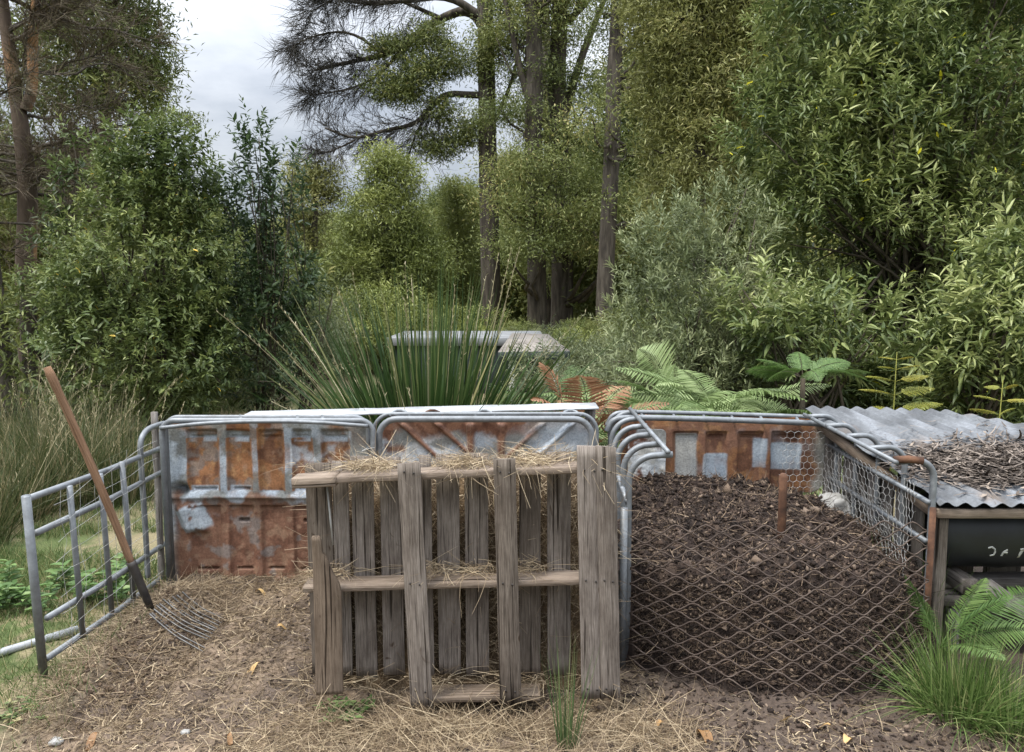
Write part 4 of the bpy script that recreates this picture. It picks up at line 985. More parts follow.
# ------------------------------------------------------------------ foliage builders
def lobe(px, py, D, rx, ry=None, rd=None):
    """an ellipsoid of foliage: centre seen there at that depth, half sizes in metres"""
    c = P(px, py, D); ry = ry or rx; return (c, np.array((rx, rd or rx, ry)))
def clump_points(lobes, dens, rg, inner=.5, zmin=.05):
    pts, nor = [], []
    for c, r in lobes:
        area = (r[0]*r[1]+r[0]*r[2]+r[1]*r[2])*4; n = max(int(area*dens), 3)
        d = sph(rg, n); k = inner+(1.02-inner)*rg.random(n)**.55
        k = k*(.82+.36*vnoise(d*2.2+c, 7))
        pts.append(c+d*r*k[:, None]); nor.append(nrm(d/r))
    p, n = np.concatenate(pts), np.concatenate(nor); m = p[:, 2] > zmin
    return p[m], n[m]
def shoots(b, p, nor, rg, k, L, ln, wd, up=.6, out=.6, spread=(30, 85), droop=.2, hexa=True, jit=.35, tipv=.25, yellow=0., ctint=None):
    """leafy shoots: k leaves set in a spiral round an axis that grows outwards and up"""
    n = len(p); a = nrm(nor*out+np.array((0, 0, up))+rg.normal(0, jit, (n, 3))); Ls = L*rg.uniform(.6, 1.3, n)
    ref = sph(rg, n); u = nrm(np.cross(a, ref)); v = np.cross(a, u)
    ct = rg.random(n) if ctint is None else ctint; sz = rg.uniform(.6, 1.3, n)
    t = (np.arange(k)+.5)/k
    az = np.arange(k)*2.4
    sa = np.radians(spread[1]+(spread[0]-spread[1])*t)
    A, D_, T_, S_ = [], [], [], []
    for i in range(k):
        azi = az[i]+rg.normal(0, .4, n); s_ = sa[i]+rg.normal(0, .22, n)
        rad = u*np.cos(azi)[:, None]+v*np.sin(azi)[:, None]
        d = a*np.cos(s_)[:, None]+rad*np.sin(s_)[:, None]
        A.append(p+a*(Ls*t[i])[:, None]); D_.append(d)
        tt = np.clip(.15+.45*ct+.35*rg.random(n)+tipv*(t[i]-.5), 0, .96)
        if yellow: tt = np.where(rg.random(n) < yellow, 1.0, tt)
        T_.append(tt); S_.append((1.05-.35*t[i])*rg.uniform(.75, 1.25, n)*sz)
    A, D_, T_, S_ = np.concatenate(A), np.concatenate(D_), np.concatenate(T_), np.concatenate(S_)
    nv = np.array((0, 0, 1.))+rg.normal(0, .35, A.shape)
    leafset(b, A, D_, nv, ln*S_, wd*S_, T_, droop, hexa)
def sprays(b, p, nor, rg, k, L, ln, wd, up=.1, out=.5, flat=.5, tint=None):
    """clumps of many small leaves scattered round a point"""
    n = len(p); ct = rg.random(n) if tint is None else tint
    q = np.repeat(p, k, 0)+rg.normal(0, 1, (n*k, 3))*L*np.array((1, 1, flat))
    d = np.repeat(nor*out, k, 0)+np.array((0, 0, up))+sph(rg, n*k)
    tt = np.clip(.1+.55*np.repeat(ct, k)+.4*rg.random(n*k), 0, 1)
    leafset(b, q, d, sph(rg, n*k)+np.array((0, 0, .8)), ln*rg.uniform(.6, 1.3, n*k), wd*rg.uniform(.7, 1.3, n*k), tt, .15, False)
def wobble(a, c, n, amp, rg, sag=0):
    t = np.linspace(0, 1, n)[:, None]; a = np.array(a, float); c = np.array(c, float)
    p = a+(c-a)*t; o = np.cumsum(rg.normal(0, amp, (n, 3)), 0); o -= o[-1]*t
    return p+o*np.sin(np.pi*np.minimum(t*1.0, 1))-np.array((0, 0, sag))*np.sin(np.pi*t)
def ground_at(x, y): return float(gz(np.array(x), np.array(y)))
def limbs(b, base, tops, r0, rg, n=7, r1=.012, sides=6, amp=.03):
    for t in tops: tube(b, wobble(base, t, n, amp, rg), np.linspace(r0, r1, n), sides)
def bush(name, label, cat, lobes, mat, rg, dens=30, k=12, L=.28, ln=.12, wd=.03, stem=.035, nl=26, stems=5, group=None, gap=None, stemmat='stem', **kw):
    c0 = np.mean([l[0] for l in lobes], 0); zb = ground_at(c0[0], c0[1])
    t = thing(name, label, cat, (c0[0], c0[1], zb), group)
    p, nor = clump_points(lobes, dens, rg)
    if gap: 
        keep = fbm(p*gap[0]+3, 5, 2) > gap[1]; p, nor = p[keep], nor[keep]
    b = Buf(); ct = np.clip(fbm(p*1.3, 9, 2)*1.6-.3+rg.normal(0, .15, len(p)), 0, 1)
    shoots(b, p, nor, rg, k, L, ln, wd, ctint=ct, **kw); b.build('foliage', MT[mat], t)
    b = Buf()
    pick = rg.permutation(len(p))[:nl]; base = np.array((c0[0], c0[1], zb-.05))
    for s in range(stems):
        bs = base+np.array((rg.normal(0, .01), rg.normal(0, .01), 0)); mid = bs+np.array((rg.normal(0, .12+.16*np.std(p[:, 0])), rg.normal(0, .1+.2*np.std(p[:, 1])), np.ptp(p[:, 2])*rg.uniform(.2, .45)))
        tube(b, wobble(bs, mid, 5, .02, rg), np.linspace(stem, stem*.6, 5), 6)
        for q in p[pick[s::stems]]: tube(b, wobble(mid, q, 7, .03, rg), np.linspace(stem*.55, .006, 7), 5)
    b.build('stems', MT[stemmat], t, True)
    return t
def tree(name, label, cat, base, top, r0, lobes, mat, rg, dens=14, k=60, L=.28, ln=.10, wd=.025, nl=40, bark='bark', group=None, forks=(), r1=.06, up=.1, flat=.5, gap=None, inner=.35, rfrac=.4):
    t = thing(name, label, cat, base, group)
    p, nor = clump_points(lobes, dens, rg, inner)
    if gap:
        keep = fbm(p*gap[0]+3, 5, 2) > gap[1]; p, nor = p[keep], nor[keep]
    b = Buf(); ct = np.clip(fbm(p*.9, 9, 2)*1.7-.35+rg.normal(0, .15, len(p)), 0, 1)
    sprays(b, p, nor, rg, k, L, ln, wd, up, tint=ct, flat=flat); b.build('crown', MT[mat], t)
    b = Buf(); base = np.array(base, float); tr = wobble(base-np.array((0, 0, .2)), top, 14, r0*.12, rg)
    rr = np.linspace(r0, r1, 14); rr[0] *= 1.25; tube(b, tr, rr, 12)
    for f in forks: tube(b, wobble(tr[int(f[0]*13)], f[1], 8, .08, rg), np.linspace(f[2], f[2]*.35, 8), 8)
    for q in p[rg.permutation(len(p))[:nl]]:
        j = int(np.clip(np.searchsorted(tr[:, 2], q[2]-.35*abs(q[0]-base[0])), 3, 13)); s = tr[j]
        tube(b, wobble(s, q, 7, .06, rg, .1), np.linspace(max(rr[j]*rfrac, .02), .012, 7), 5)
    b.build('trunk', MT[bark], t, True)
    return t

rg = np.random.default_rng(200)
# ------------------------------------------------------------------ bushes on the left
bush('leafy_bush', 'large glossy green bush behind the pipe gate and fork', 'bush',
     [lobe(125, 350, 8.5, .85, .75, .85), lobe(175, 355, 8.4, .58, .7, .65), lobe(85, 300, 8.6, .42, .6, .45), lobe(140, 260, 8.6, .80, .8, .75), lobe(188, 270, 8.6, .42, .6, .5), lobe(145, 190, 8.7, .58, .6, .5), lobe(185, 185, 8.7, .32, .5, .35), lobe(132, 165, 8.7, .34, .4, .35), lobe(165, 152, 8.7, .30, .32, .3), lobe(152, 135, 8.7, .14, .2, .15)],
     'bushA', rg, dens=62, k=14, L=.22, ln=.082, wd=.030, nl=40, yellow=.003, droop=.25)
bush('leggy_shrub', 'pale tipped leggy shrub shooting up left of the glossy bush', 'shrub',
     [lobe(72, 200, 9.2, .18, .5, .2), lobe(62, 255, 9.2, .28, .45, .25), lobe(78, 150, 9.2, .10, .25, .12), lobe(45, 300, 9.4, .3, .5, .3)], 'bushA', rg, dens=32, k=11, L=.22, ln=.11, wd=.03, nl=18, stem=.02, tipv=.5, droop=.2)
bush('dark_shrub', 'dark slender shrub with a sparse pointed top against the sky', 'shrub',
     [lobe(255, 340, 9.4, .68, .75, .65), lobe(238, 270, 9.4, .45, .55, .45), lobe(280, 280, 9.5, .42, .5, .4), lobe(255, 215, 9.5, .38, .45, .35)], 'bushB', rg, dens=46, k=12, L=.24, ln=.10, wd=.036, nl=14, stem=.022, droop=.2)
bush('sparse_sapling', 'thin dark sapling with open leafy tip above the dark shrub', 'sapling',
     [lobe(256, 165, 9.3, .22, .5, .22), lobe(252, 125, 9.3, .10, .34, .1), lobe(285, 190, 9.3, .22, .4, .2), lobe(228, 195, 9.3, .2, .35, .2), lobe(310, 200, 9.3, .12, .2, .1)], 'bushB', rg, dens=30, k=11, L=.26, ln=.10, wd=.036, nl=16, stem=.012, stems=3, up=.9, droop=.15)
bush('olive_shrub', 'low grey olive shrub with arching twigs beside the long rush leaves', 'shrub',
     [lobe(300, 345, 9.6, .5, .45, .45), lobe(325, 305, 10, .4, .35, .4), lobe(275, 385, 9.0, .45, .3, .4)], 'olive', rg, dens=40, k=14, L=.26, ln=.065, wd=.010, nl=24, stem=.02, up=.2, droop=.3)

# ------------------------------------------------------------------ reeds by the gate
def tussock(name, label, cat, c, n, L, wd, mat, rg, lean=(.15, .9), tiltdir=None, bend=.8, group=None, part='blades', stalks=None, rad=.12, bpow=1.0):
    t = thing(name, label, cat, c, group) if stalks else None
    a = rg.uniform(0, 2*math.pi, n); inc = lean[0]+(lean[1]-lean[0])*rg.random(n)**1.25
    d = np.stack([np.cos(a)*inc, np.sin(a)*inc, np.ones(n)], -1)
    if tiltdir is not None: d += np.array(tiltdir)
    pos = np.array(c)+np.stack([np.cos(a)*rad*rg.random(n), np.sin(a)*rad*rg.random(n), np.full(n, -.02)], -1)
    bd = np.stack([np.cos(a)*.35, np.sin(a)*.35, -np.ones(n)], -1)*(bend*rg.random(n)**bpow*inc)[:, None]
    b = Buf(); strips(b, pos, d, L*rg.uniform(.55, 1.1, n), wd*rg.uniform(.6, 1.2, n), bd, rg.random(n), 6, rg)
    if not stalks:
        return tag(b.build(name, MT[mat], None, True, c), label, cat, group)
    b.build(part, MT[mat], t, True)
    m, sl_, sw = stalks; a = rg.uniform(0, 2*math.pi, m); inc = rg.uniform(.1, .55, m); b = Buf()
    d = np.stack([np.cos(a)*inc, np.sin(a)*inc*.6, np.ones(m)], -1); pos = np.array(c)+np.stack([np.cos(a)*rad, np.sin(a)*rad, np.zeros(m)], -1)
    bd = np.stack([np.cos(a)*.3, np.sin(a)*.2, -np.ones(m)*.7], -1)*(.75*inc*rg.uniform(.5, 1.5, m))[:, None]; ln = sl_*rg.uniform(.7, 1.15, m)
    strips(b, pos, d, ln, sw, bd, rg.random(m), 7, rg, None, .3)
    dn = nrm(d)
    for f in np.linspace(.72, 1, 12):                       # seed heads
        cpt = pos+dn*(ln*f)[:, None]+bd*(ln*f*f)[:, None]
        leafset(b, cpt, dn+sph(rg, m)*.5, sph(rg, m), .035, .007, rg.random(m), .2, False)
    b.build('seed_stalks', MT['stalk'], t, True)
    return t
rr_ = np.random.default_rng(210)
for px, py, n, L, lab in ((20, 520, 420, .95, 'reed clump at the left edge beyond the gate with straw coloured tips'), (75, 505, 420, 1.0, 'tall olive reed clump behind the leaning fork handle'), (125, 500, 360, .85, 'reed clump right behind the hoop end of the pipe gate'), (-25, 545, 380, .9, 'reed clump cut by the left edge of the picture'), (105, 478, 380, 1.0, 'reed clump at the foot of the glossy bush'), (45, 478, 420, 1.1, 'reed clump in front of the dark leaning trunks'), (5, 470, 380, 1.1, 'reed clump at the base of the dark leaning trunk')):
    p = gpt(px, py); tussock('reed_clump', lab, 'reeds', p, n, L, .0075, 'reed', rr_, (.1, .85), None, .75, 'reed clumps beyond the gate', stalks=(16, L*1.15, .004), rad=.22)
# nettle-like weeds in the grass
def weed(name, label, c, n, h, leaf, mat, rg, cat='weed', group=None, sp=.12):
    t = thing(name, label, cat, c, group); b = Buf(); sb = Buf()
    for i in range(n):
        bs = np.array(c)+np.array((rg.normal(0, sp), rg.normal(0, sp*.7), -.01)); tp = bs+np.array((rg.normal(0, .05), rg.normal(0, .05), h*rg.uniform(.5, 1.1)))
        pts = wobble(bs, tp, 6, .006, rg); tube(sb, pts, np.linspace(.003, .0012, 6), 4)
        m = 16; q = np.array([pts[int(f*5)]*(1-(f*5) % 1)+pts[min(int(f*5)+1, 5)]*((f*5) % 1) for f in np.linspace(.15, .999, m)])
        a = np.arange(m)*1.9+rg.random(); d = np.stack([np.cos(a), np.sin(a), np.full(m, .45)], -1)
        leafset(b, q, d, np.tile((0, 0, 1.), (m, 1))+rg.normal(0, .2, (m, 3)), leaf*rg.uniform(.6, 1.2, m), leaf*.42, rg.random(m), .3)
    b.build('leaves', MT[mat], t); sb.build('stems', MT[mat], t)
weed('nettle_patch', 'patch of upright green weeds inside the grass behind the low gate rail', gpt(72, 600), 16, .20, .075, 'weed', rr_, sp=.16)
weed('nettle_patch', 'low green weeds at the left edge below the reeds', gpt(22, 612), 18, .16, .07, 'weed', rr_, sp=.14)
weed('small_weed', 'small spreading green weed at the foot of the broken pallet board', gpt(343, 713), 20, .045, .032, 'weed', rr_, sp=.045)
weed('small_weed', 'tiny green sprout in the straw near the bottom left corner', gpt(20, 715), 16, .04, .03, 'grass', rr_, sp=.06)

# ------------------------------------------------------------------ the big mat rush behind the flashing
rl = np.random.default_rng(220); c = (P(428, 400, 5.5)[0], 5.5, 0.0); c = (c[0], c[1], ground_at(c[0], c[1]))
tussock('mat_rush', 'big dark green mat rush fountain behind the metal flashing', 'rush plant', c, 780, 1.85, .034, 'lomandra', rl, (.02, .78), None, .48, None, stalks=(42, 2.1, .006), rad=.26, bpow=1.0)
t_ = bpy.data.objects['mat_rush']

# ------------------------------------------------------------------ ferns
def frond(b, rb, base, d, L, bend, rg, w=.36, npair=26, npin=9, roll=0, tint=.5, up=np.array((0, 0, 1.))):
    """one fern frond: rachis, paired pinnae, each a comb of pinnules"""
    t = np.linspace(0, 1, 14)[:, None]; d = nrm(np.array(d, float)); bend = np.array(bend, float)
    pts = np.array(base)+d*L*t+bend*L*t*t; tube(rb, pts, np.linspace(.0035, .0008, 14)*max(L/.7, .6), 5)
    f = np.linspace(.22, .985, npair); cpt = np.array(base)+d*L*f[:, None]+bend*L*(f*f)[:, None]
    ax = nrm(d+2*bend*f[:, None]); s0 = nrm(np.cross(ax, up+rg.normal(0, .3, 3))); nv = np.cross(s0, ax)
    prof = np.sin(np.pi*np.clip((f-.12)/.90, 0, 1)**.62)**.8*w*L*.5
    if npin == 0:
        for sg in (1, -1):
            dirp = nrm(s0*sg+ax*.42+rg.normal(0, .05, ax.shape)); leafset(b, cpt, dirp, nv, prof*rg.uniform(.88, 1.1, npair), L*.78/npair*.62, np.clip(tint+rg.normal(0, .14, npair), 0, 1), .18, True, .1)
        return
    for sg in (1, -1):
        dirp = nrm(s0*sg+ax*.45+rg.normal(0, .05, ax.shape)); lp = prof*rg.uniform(.88, 1.1, npair)
        g = (np.arange(npin)+.6)/npin
        for gi in g:
            q = cpt+dirp*(lp*gi)[:, None]-nv*(lp*gi*gi*.22)[:, None]
            for s2 in (1, -1):
                pd = nrm(np.cross(nv, dirp)*s2*.9+dirp*.55+rg.normal(0, .06, ax.shape))
                lnp = lp*.20*(1.08-gi*.8)+.004
                leafset(b, q, pd, nv, lnp, lnp*.42+.0015, np.clip(tint+rg.normal(0, .16, npair), 0, 1), .1, False, .1)
def fern(name, label, c, n, L, mat, rg, cat='fern', lean=(.5, 1.3), fan=(0, 6.28), bend=.45, w=.42, npair=24, npin=8, height=0, group=None, rad=.08):
    t = thing(name, label, cat, c, group); b = Buf(); rb = Buf()
    for i in range(n):
        a = rg.uniform(*fan); inc = rg.uniform(*lean); l = L*rg.uniform(.7, 1.15)
        bs = np.array(c)+np.array((math.cos(a)*rad*rg.random(), math.sin(a)*rad*rg.random(), rg.uniform(*height) if isinstance(height, tuple) else height))
        if isinstance(height, tuple): tube(rb, [np.array(c)+(bs-np.array(c))*np.array((.3, .3, 0)), bs], .004, 4)
        frond(b, rb, bs, (math.cos(a)*inc, math.sin(a)*inc, 1), l, (math.cos(a)*.15, math.sin(a)*.15, -bend*rg.uniform(.6, 1.3)), rg, w, npair, npin, tint=rg.uniform(.05, .95))
    if not isinstance(height, tuple) and height > .2: tube(rb, [np.array(c)-np.array((0, 0, .05)), np.array(c)+np.array((.01, 0, height*.5)), np.array(c)+np.array((0, 0, height+.02))], [.05, .045, .04], 8)
    b.build('fronds', MT[mat], t); rb.build('stalks', MT['stem'] if mat == 'fern_dead' else MT[mat], t)
    return t
rf = np.random.default_rng(230)
spots = [(632, 5.1, .95), (662, 5.0, 1.0), (700, 5.05, 1.05), (735, 5.1, 1.0), (765, 5.2, .9), (680, 5.5, 1.25), (722, 5.5, 1.25), (650, 5.7, 1.15)]
labs = ['leftmost pale fern of the bank behind the compost pipes', 'pale fern behind the curved pipe tips', 'pale feathery fern above the middle of the orange panel', 'pale fern left of the spreading tree fern frond', 'low pale fern beside the corner of the corrugated roof', 'taller fern standing at the back of the fern bank', 'tall pale fern under the big bush in the fern bank', 'back fern against the silver bush']
for (px, D, L), lab in zip(spots, labs):
    D += .28
    x = (px-512)/FPX*D; fern('bracken_fern', lab, (x, D, ground_at(x, D)), 46, L*.56, 'fern', rf, lean=(.5, 1.9), bend=.45, w=.60, npair=24, npin=0, height=(.12, .70*L), group='pale ferns behind the compost', rad=.34)
x = (803-512)/FPX*5.5
t_ = thing('tree_fern', 'spreading green tree fern above the corner of the corrugated roof', 'fern', (x, 5.5, ground_at(x, 5.5))); b = Buf(); rb = Buf()
hd = P(803, 378, 5.5)
for a, inc, L, bz in ((.05, 3.0, .52, -.25), (3.1, 2.6, .44, -.25), (.5, 2.2, .5, -.3), (2.6, 2.2, .42, -.35), (-.6, 1.8, .5, -.5), (3.8, 1.8, .45, -.5), (1.4, 1.2, .4, -.3), (4.7, 1.5, .4, -.6), (.2, 1.4, .45, -.35), (2.9, 1.3, .42, -.3)):
    frond(b, rb, hd, (math.cos(a)*inc, math.sin(a)*inc*.8, 1), L, (0, 0, bz), rf, .5, 22, 8, tint=.55)
tube(rb, [np.array((x, 5.5, -.05)), np.array((x+.02, 5.5, .5)), hd-np.array((0, 0, .0))], [.03, .025, .018], 8)
b.build('fronds', MT['fern_dark'], t_); rb.build('stalks', MT['stem'], t_, True)
x = (897-512)/FPX*5.0; D = 5.0
t_ = thing('yellow_fern', 'yellow green upright fern rising behind the corrugated roof', 'fern', (x, D, ground_at(x, D))); b = Buf(); rb = Buf()
tp = P(897, 352, D); bs = np.array((x, D, 0)); tube(rb, [bs, (bs+tp)/2, tp], [.008, .006, .002], 6)
for f, L in ((.60, .34), (.70, .31), (.78, .27), (.85, .22), (.91, .16), (.96, .11), (.52, .32)):
    for sg in (1, -1):
        q = bs+(tp-bs)*f; frond(b, rb, q, (sg*1.0, rf.normal(0, .35), .42), L*1.05, (0, 0, -.22), rf, .46, 16, 7, tint=rf.uniform(.3, .9))
b.build('fronds', MT['fern_gold'], t_); rb.build('stalks', MT['fern_gold'], t_)
x = (1003-512)/FPX*4.8; D = 4.8
t_ = thing('yellow_fern', 'thin yellowish fern at the right edge behind the roof', 'fern', (x, D, ground_at(x, D))); b = Buf(); rb = Buf()
tp = P(1003, 380, D); bs = np.array((x, D, 0)); tube(rb, [bs, (bs+tp)/2, tp], [.007, .005, .002], 6)
for f, L in ((.72, .24), (.8, .22), (.88, .17), (.95, .11)):
    for sg in (1, -1): frond(b, rb, bs+(tp-bs)*f, (sg*1.0, rf.normal(0, .5), .5), L, (0, 0, -.25), rf, .45, 14, 6, tint=rf.uniform(.3, .9))
b.build('fronds', MT['fern_gold'], t_); rb.build('stalks', MT['fern_gold'], t_)
for px, D, n, L, lab in ((530, 5.1, 18, 1.15, 'rusty brown dead bracken at the right of the mat rush'), (590, 5.05, 22, 1.32, 'rusty brown dead bracken left of the pale fern bank'), (612, 4.85, 7, .95, 'dead brown bracken behind the first curved pipe')):
    x = (px-512)/FPX*D; fern('dead_bracken', lab, (x, D, ground_at(x, D)), n, L*.5, 'fern_dead', rf, lean=(.1, 1.0), bend=.5, w=.5, npair=18, npin=0, height=(.30, .66*L), rad=.2)
for px, D, n, L, lab in ((548, 5.7, 14, 1.25, 'green bracken between the mat rush and dead bracken'), (575, 6.4, 14, 1.2, 'green bracken in front of the low shed corner'), (505, 6.2, 12, 1.2, 'green bracken behind the right side of the mat rush')):
    x = (px-512)/FPX*D; fern('green_bracken', lab, (x, D, ground_at(x, D)), n, L, 'fern_dark', rf, lean=(.3, 1.0), bend=.4, w=.5, npair=18, npin=7, height=.15, rad=.15)
# near right fern, grass tuft and rush
p = gpt(962, 668); p[2] = ground_at(p[0], p[1])
t_ = thing('near_fern', 'fern with toothed fronds between the netted hurdle and the grass tuft', 'fern', p); b = Buf(); rb = Buf()
hd = P(940, 648, 3.12); 
for (ex, ey, D2), bz in (((1012, 596, 3.0), -.35), ((1045, 632, 2.95), -.4), ((985, 578, 3.25), -.25), ((905, 575, 3.3), -.2), ((1005, 660, 2.85), -.45), ((925, 600, 3.3), -.2), ((1040, 590, 3.2), -.3)):
    e = P(ex, ey, D2); d = e-hd; L = np.linalg.norm(d)*1.05; d = d/L; d = d-np.array((0, 0, bz))
    l2 = np.linalg.norm(d); frond(b, rb, hd, d, L*l2, np.array((0, 0, bz))/l2, rf, .50, 34, 0, tint=rf.uniform(.35, .85))
b.build('fronds', MT['fern_dark'], t_); rb.build('stalks', MT['fern_dark'], t_)
rt = np.random.default_rng(240)
p = gpt(958, 712); tussock('grass_tuft', 'bright green grass tuft in the bottom right corner below the fern', 'grass tuft', p, 780, .44, .0058, 'tuft', rt, (.05, 1.3), None, .85, rad=.15)
p = gpt(1012, 728); tussock('grass_tuft', 'grass tuft cut by the right edge beside the larger tuft', 'grass tuft', p, 420, .38, .0055, 'tuft', rt, (.05, 1.3), None, .9, rad=.13)
p = gpt(930, 655); tussock('fine_grass', 'fine upright grass at the foot of the rusty hurdle post', 'grass tuft', p, 160, .30, .004, 'tuft', rt, (.05, .5), None, .4, rad=.10)
p = gpt(566, 752); tussock('green_rush', 'narrow upright green rush in front of the right pallet boards', 'rush plant', p, 62, .48, .0045, 'rush', rt, (.01, .24), None, .35, rad=.035)
p = P(905, 640, 3.6); p[2] = .1; tussock('fine_grass', 'wispy grass growing up through the netting inside the hurdle', 'grass tuft', p, 150, .45, .004, 'tuft', rt, (.05, .5), None, .5, rad=.16)

# ------------------------------------------------------------------ the big bushes on the right
rb2 = np.random.default_rng(250)
bush('silver_bush', 'silvery green bush left of the big willowy bush', 'bush',
     [lobe(660, 330, 7.6, .50, .55, .5), lobe(700, 300, 7.8, .55, .6, .5), lobe(665, 260, 7.9, .42, .55, .4), lobe(725, 240, 8.1, .48, .55, .45), lobe(650, 375, 7.3, .45, .35, .35), lobe(690, 385, 7.3, .5, .35, .35), lobe(740, 385, 7.4, .5, .4, .4), lobe(745, 330, 7.7, .5, .55, .5)],
     'silver', rb2, dens=62, k=14, L=.25, ln=.085, wd=.017, nl=40, up=.8, tipv=.4, droop=.12, spread=(25, 70))
bush('willow_bush', 'huge willowy leaved bush filling the right side above the roof', 'bush',
     [lobe(800, 330, 8.4, .75, .8, .7), lobe(880, 340, 8.2, .8, .75, .7), lobe(840, 230, 8.6, .95, .85, .8), lobe(920, 240, 8.4, .9, .85, .8), lobe(1000, 250, 8.3, .8, .9, .7), lobe(800, 140, 8.9, .75, .8, .7), lobe(880, 120, 8.7, .9, .85, .8), lobe(970, 120, 8.6, .9, .9, .8), lobe(1050, 130, 8.6, .8, .9, .8), lobe(830, 30, 9.1, .8, .8, .7), lobe(920, 20, 8.9, .9, .85, .8), lobe(1010, 10, 8.9, .9, .9, .8), lobe(1080, 280, 8.3, .7, .9, .7), lobe(870, -60, 9.2, .9, .8, .8), lobe(980, -70, 9.2, .9, .8, .8), lobe(800, 400, 8.2, .8, .5, .6), lobe(880, 405, 8.0, .8, .5, .6), lobe(960, 400, 7.8, .8, .5, .6), lobe(1040, 390, 8.0, .8, .6, .6)],
     'willow', rb2, dens=50, k=14, L=.34, ln=.128, wd=.028, nl=130, stem=.038, stems=11, up=.65, yellow=.0035, tipv=.3, droop=.28, gap=(1.1, .375))
bush('willow_bush', 'lower leafy bush at the right edge behind the roof', 'bush',
     [lobe(985, 350, 6.4, .45, .5, .45), lobe(1030, 330, 6.3, .45, .6, .45), lobe(945, 375, 6.6, .3, .35, .3), lobe(1015, 280, 6.6, .32, .4, .3)],
     'willow', rb2, dens=46, k=13, L=.27, ln=.135, wd=.030, nl=36, up=.65, tipv=.35, droop=.3)
bush('willow_bush', 'leafy branch of bush hanging low behind the tree fern', 'bush',
     [lobe(790, 345, 7.0, .42, .4, .4), lobe(845, 330, 7.0, .4, .4, .4), lobe(760, 310, 7.1, .3, .35, .3)],
     'willow', rb2, dens=40, k=13, L=.27, ln=.125, wd=.030, nl=30, up=.6, tipv=.3, droop=.3)

# ------------------------------------------------------------------ tall trees
def gbase(px, D):
    x = (px-512)/FPX*D; return np.array((x, D, ground_at(x, D)))
rt2 = np.random.default_rng(260)
# needle-leaved trees at the left edge
def limb_twigs(bw, bf, path, r0, rg, nsub, sublen, ntw, twl, tww, updir=.25, sides=5, start=.3, tintbase=.5, spread=1.):
    n = len(path); tube(bw, path, np.linspace(r0, max(r0*.18, .004), n), sides)
    f = rg.uniform(start, 1, nsub); i = np.clip((f*(n-1)).astype(int), 0, n-2); fr_ = f*(n-1)-i
    q = path[i]+(path[i+1]-path[i])*fr_[:, None]; ax = nrm(path[i+1]-path[i])
    d = nrm(ax*.8+sph(rg, nsub)*.8*spread+np.array((0, 0, updir))); L = sublen*rg.uniform(.4, 1.2, nsub)*(1.15-.5*f)
    for k in range(nsub):
        e = q[k]+d[k]*L[k]+np.array((0, 0, -.12*L[k])); pth = wobble(q[k], e, 5, L[k]*.04, rg)
        tube(bw, pth, np.linspace(max(r0*.22, .006), .003, 5), 3, caps=False)
    m = nsub*ntw; idx = np.repeat(np.arange(nsub), ntw); g = rg.uniform(.15, 1.05, m)
    pos = q[idx]+d[idx]*(L[idx]*g)[:, None]-np.array((0, 0, .12))*(L[idx]*g)[:, None]
    dd = nrm(d[idx]*.9+sph(rg, m)*.75+np.array((0, 0, updir)))
    strips(bf, pos, dd, twl*rg.uniform(.5, 1.3, m), tww, sph(rg, m)*.25+np.array((0, 0, -.15)), np.clip(tintbase+rg.normal(0, .22, m), 0, 1), 2, rg, None, .8)
tl = thing('needle_tree', 'tall fine twigged tree with orange peeling bark at the left edge', 'tree', gbase(27, 11.2))
bw, bf = Buf(), Buf(); base = gbase(27, 11.2)
tr = np.array([base-np.array((0, 0, .2)), P(28, 330, 11.2), P(25, 270, 11.2), P(29, 200, 11.2), P(22, 130, 11.2), P(12, 70, 11.2), P(2, 0, 11.2), P(-10, -120, 11.2)]); tube(bw, tr, [.17, .14, .135, .13, .105, .085, .07, .03], 12, smoothpts=2)
tr2 = np.array([P(25, 110, 11.2), P(33, 90, 11.2), P(32, 40, 11.2), P(38, -20, 11.2), P(42, -150, 11.2)]); tube(bw, tr2, [.08, .075, .07, .05, .02], 10, smoothpts=2)
b_ = Buf(); tube(b_, tr, [.17, .14, .135, .13, .105, .085, .07, .03], 12, smoothpts=2); tube(b_, tr2, [.08, .075, .07, .05, .02], 10, smoothpts=2); b_.build('trunk', MT['bark_orange'], tl, True)
bw = Buf()
for k in range(46):
    py = rt2.uniform(-110, 215); s = P(np.interp(py, [-120, 0, 70, 130, 200, 270], [-10, 2, 12, 22, 29, 25]), py, 11.2)
    sg = 1 if rt2.random() < .72 else -1
    reach = np.interp(py, [-110, 60, 150, 220], [1.35, 1.45, 1.4, .8])*rt2.uniform(.55, 1.1)
    e = s+np.array((sg*reach, rt2.normal(0, .9), rt2.uniform(-.15, .75)*reach*.5)); path = wobble(s, e, 9, .05, rt2)
    limb_twigs(bw, bf, path, rt2.uniform(.018, .035), rt2, 15, .75, 30, .26, .0070, .25, tintbase=.5)
bw.build('branches', MT['bark'], tl, True); bf.build('needles', MT['needle'], tl)
tl = thing('leaning_trunk', 'dark leaning trunk cut by the left edge beside the orange barked tree', 'tree', gbase(0, 10)); bw, bf = Buf(), Buf()
base = gbase(4, 10); tr = np.array([base-np.array((0, 0, .2)), P(2, 370, 10), P(-5, 300, 10), P(-14, 220, 10), P(-22, 120, 10), P(-30, -60, 10)]); tube(bw, tr, [.20, .14, .11, .095, .08, .03], 12, smoothpts=2); bw.build('trunk', MT['bark'], tl, True); bw = Buf()
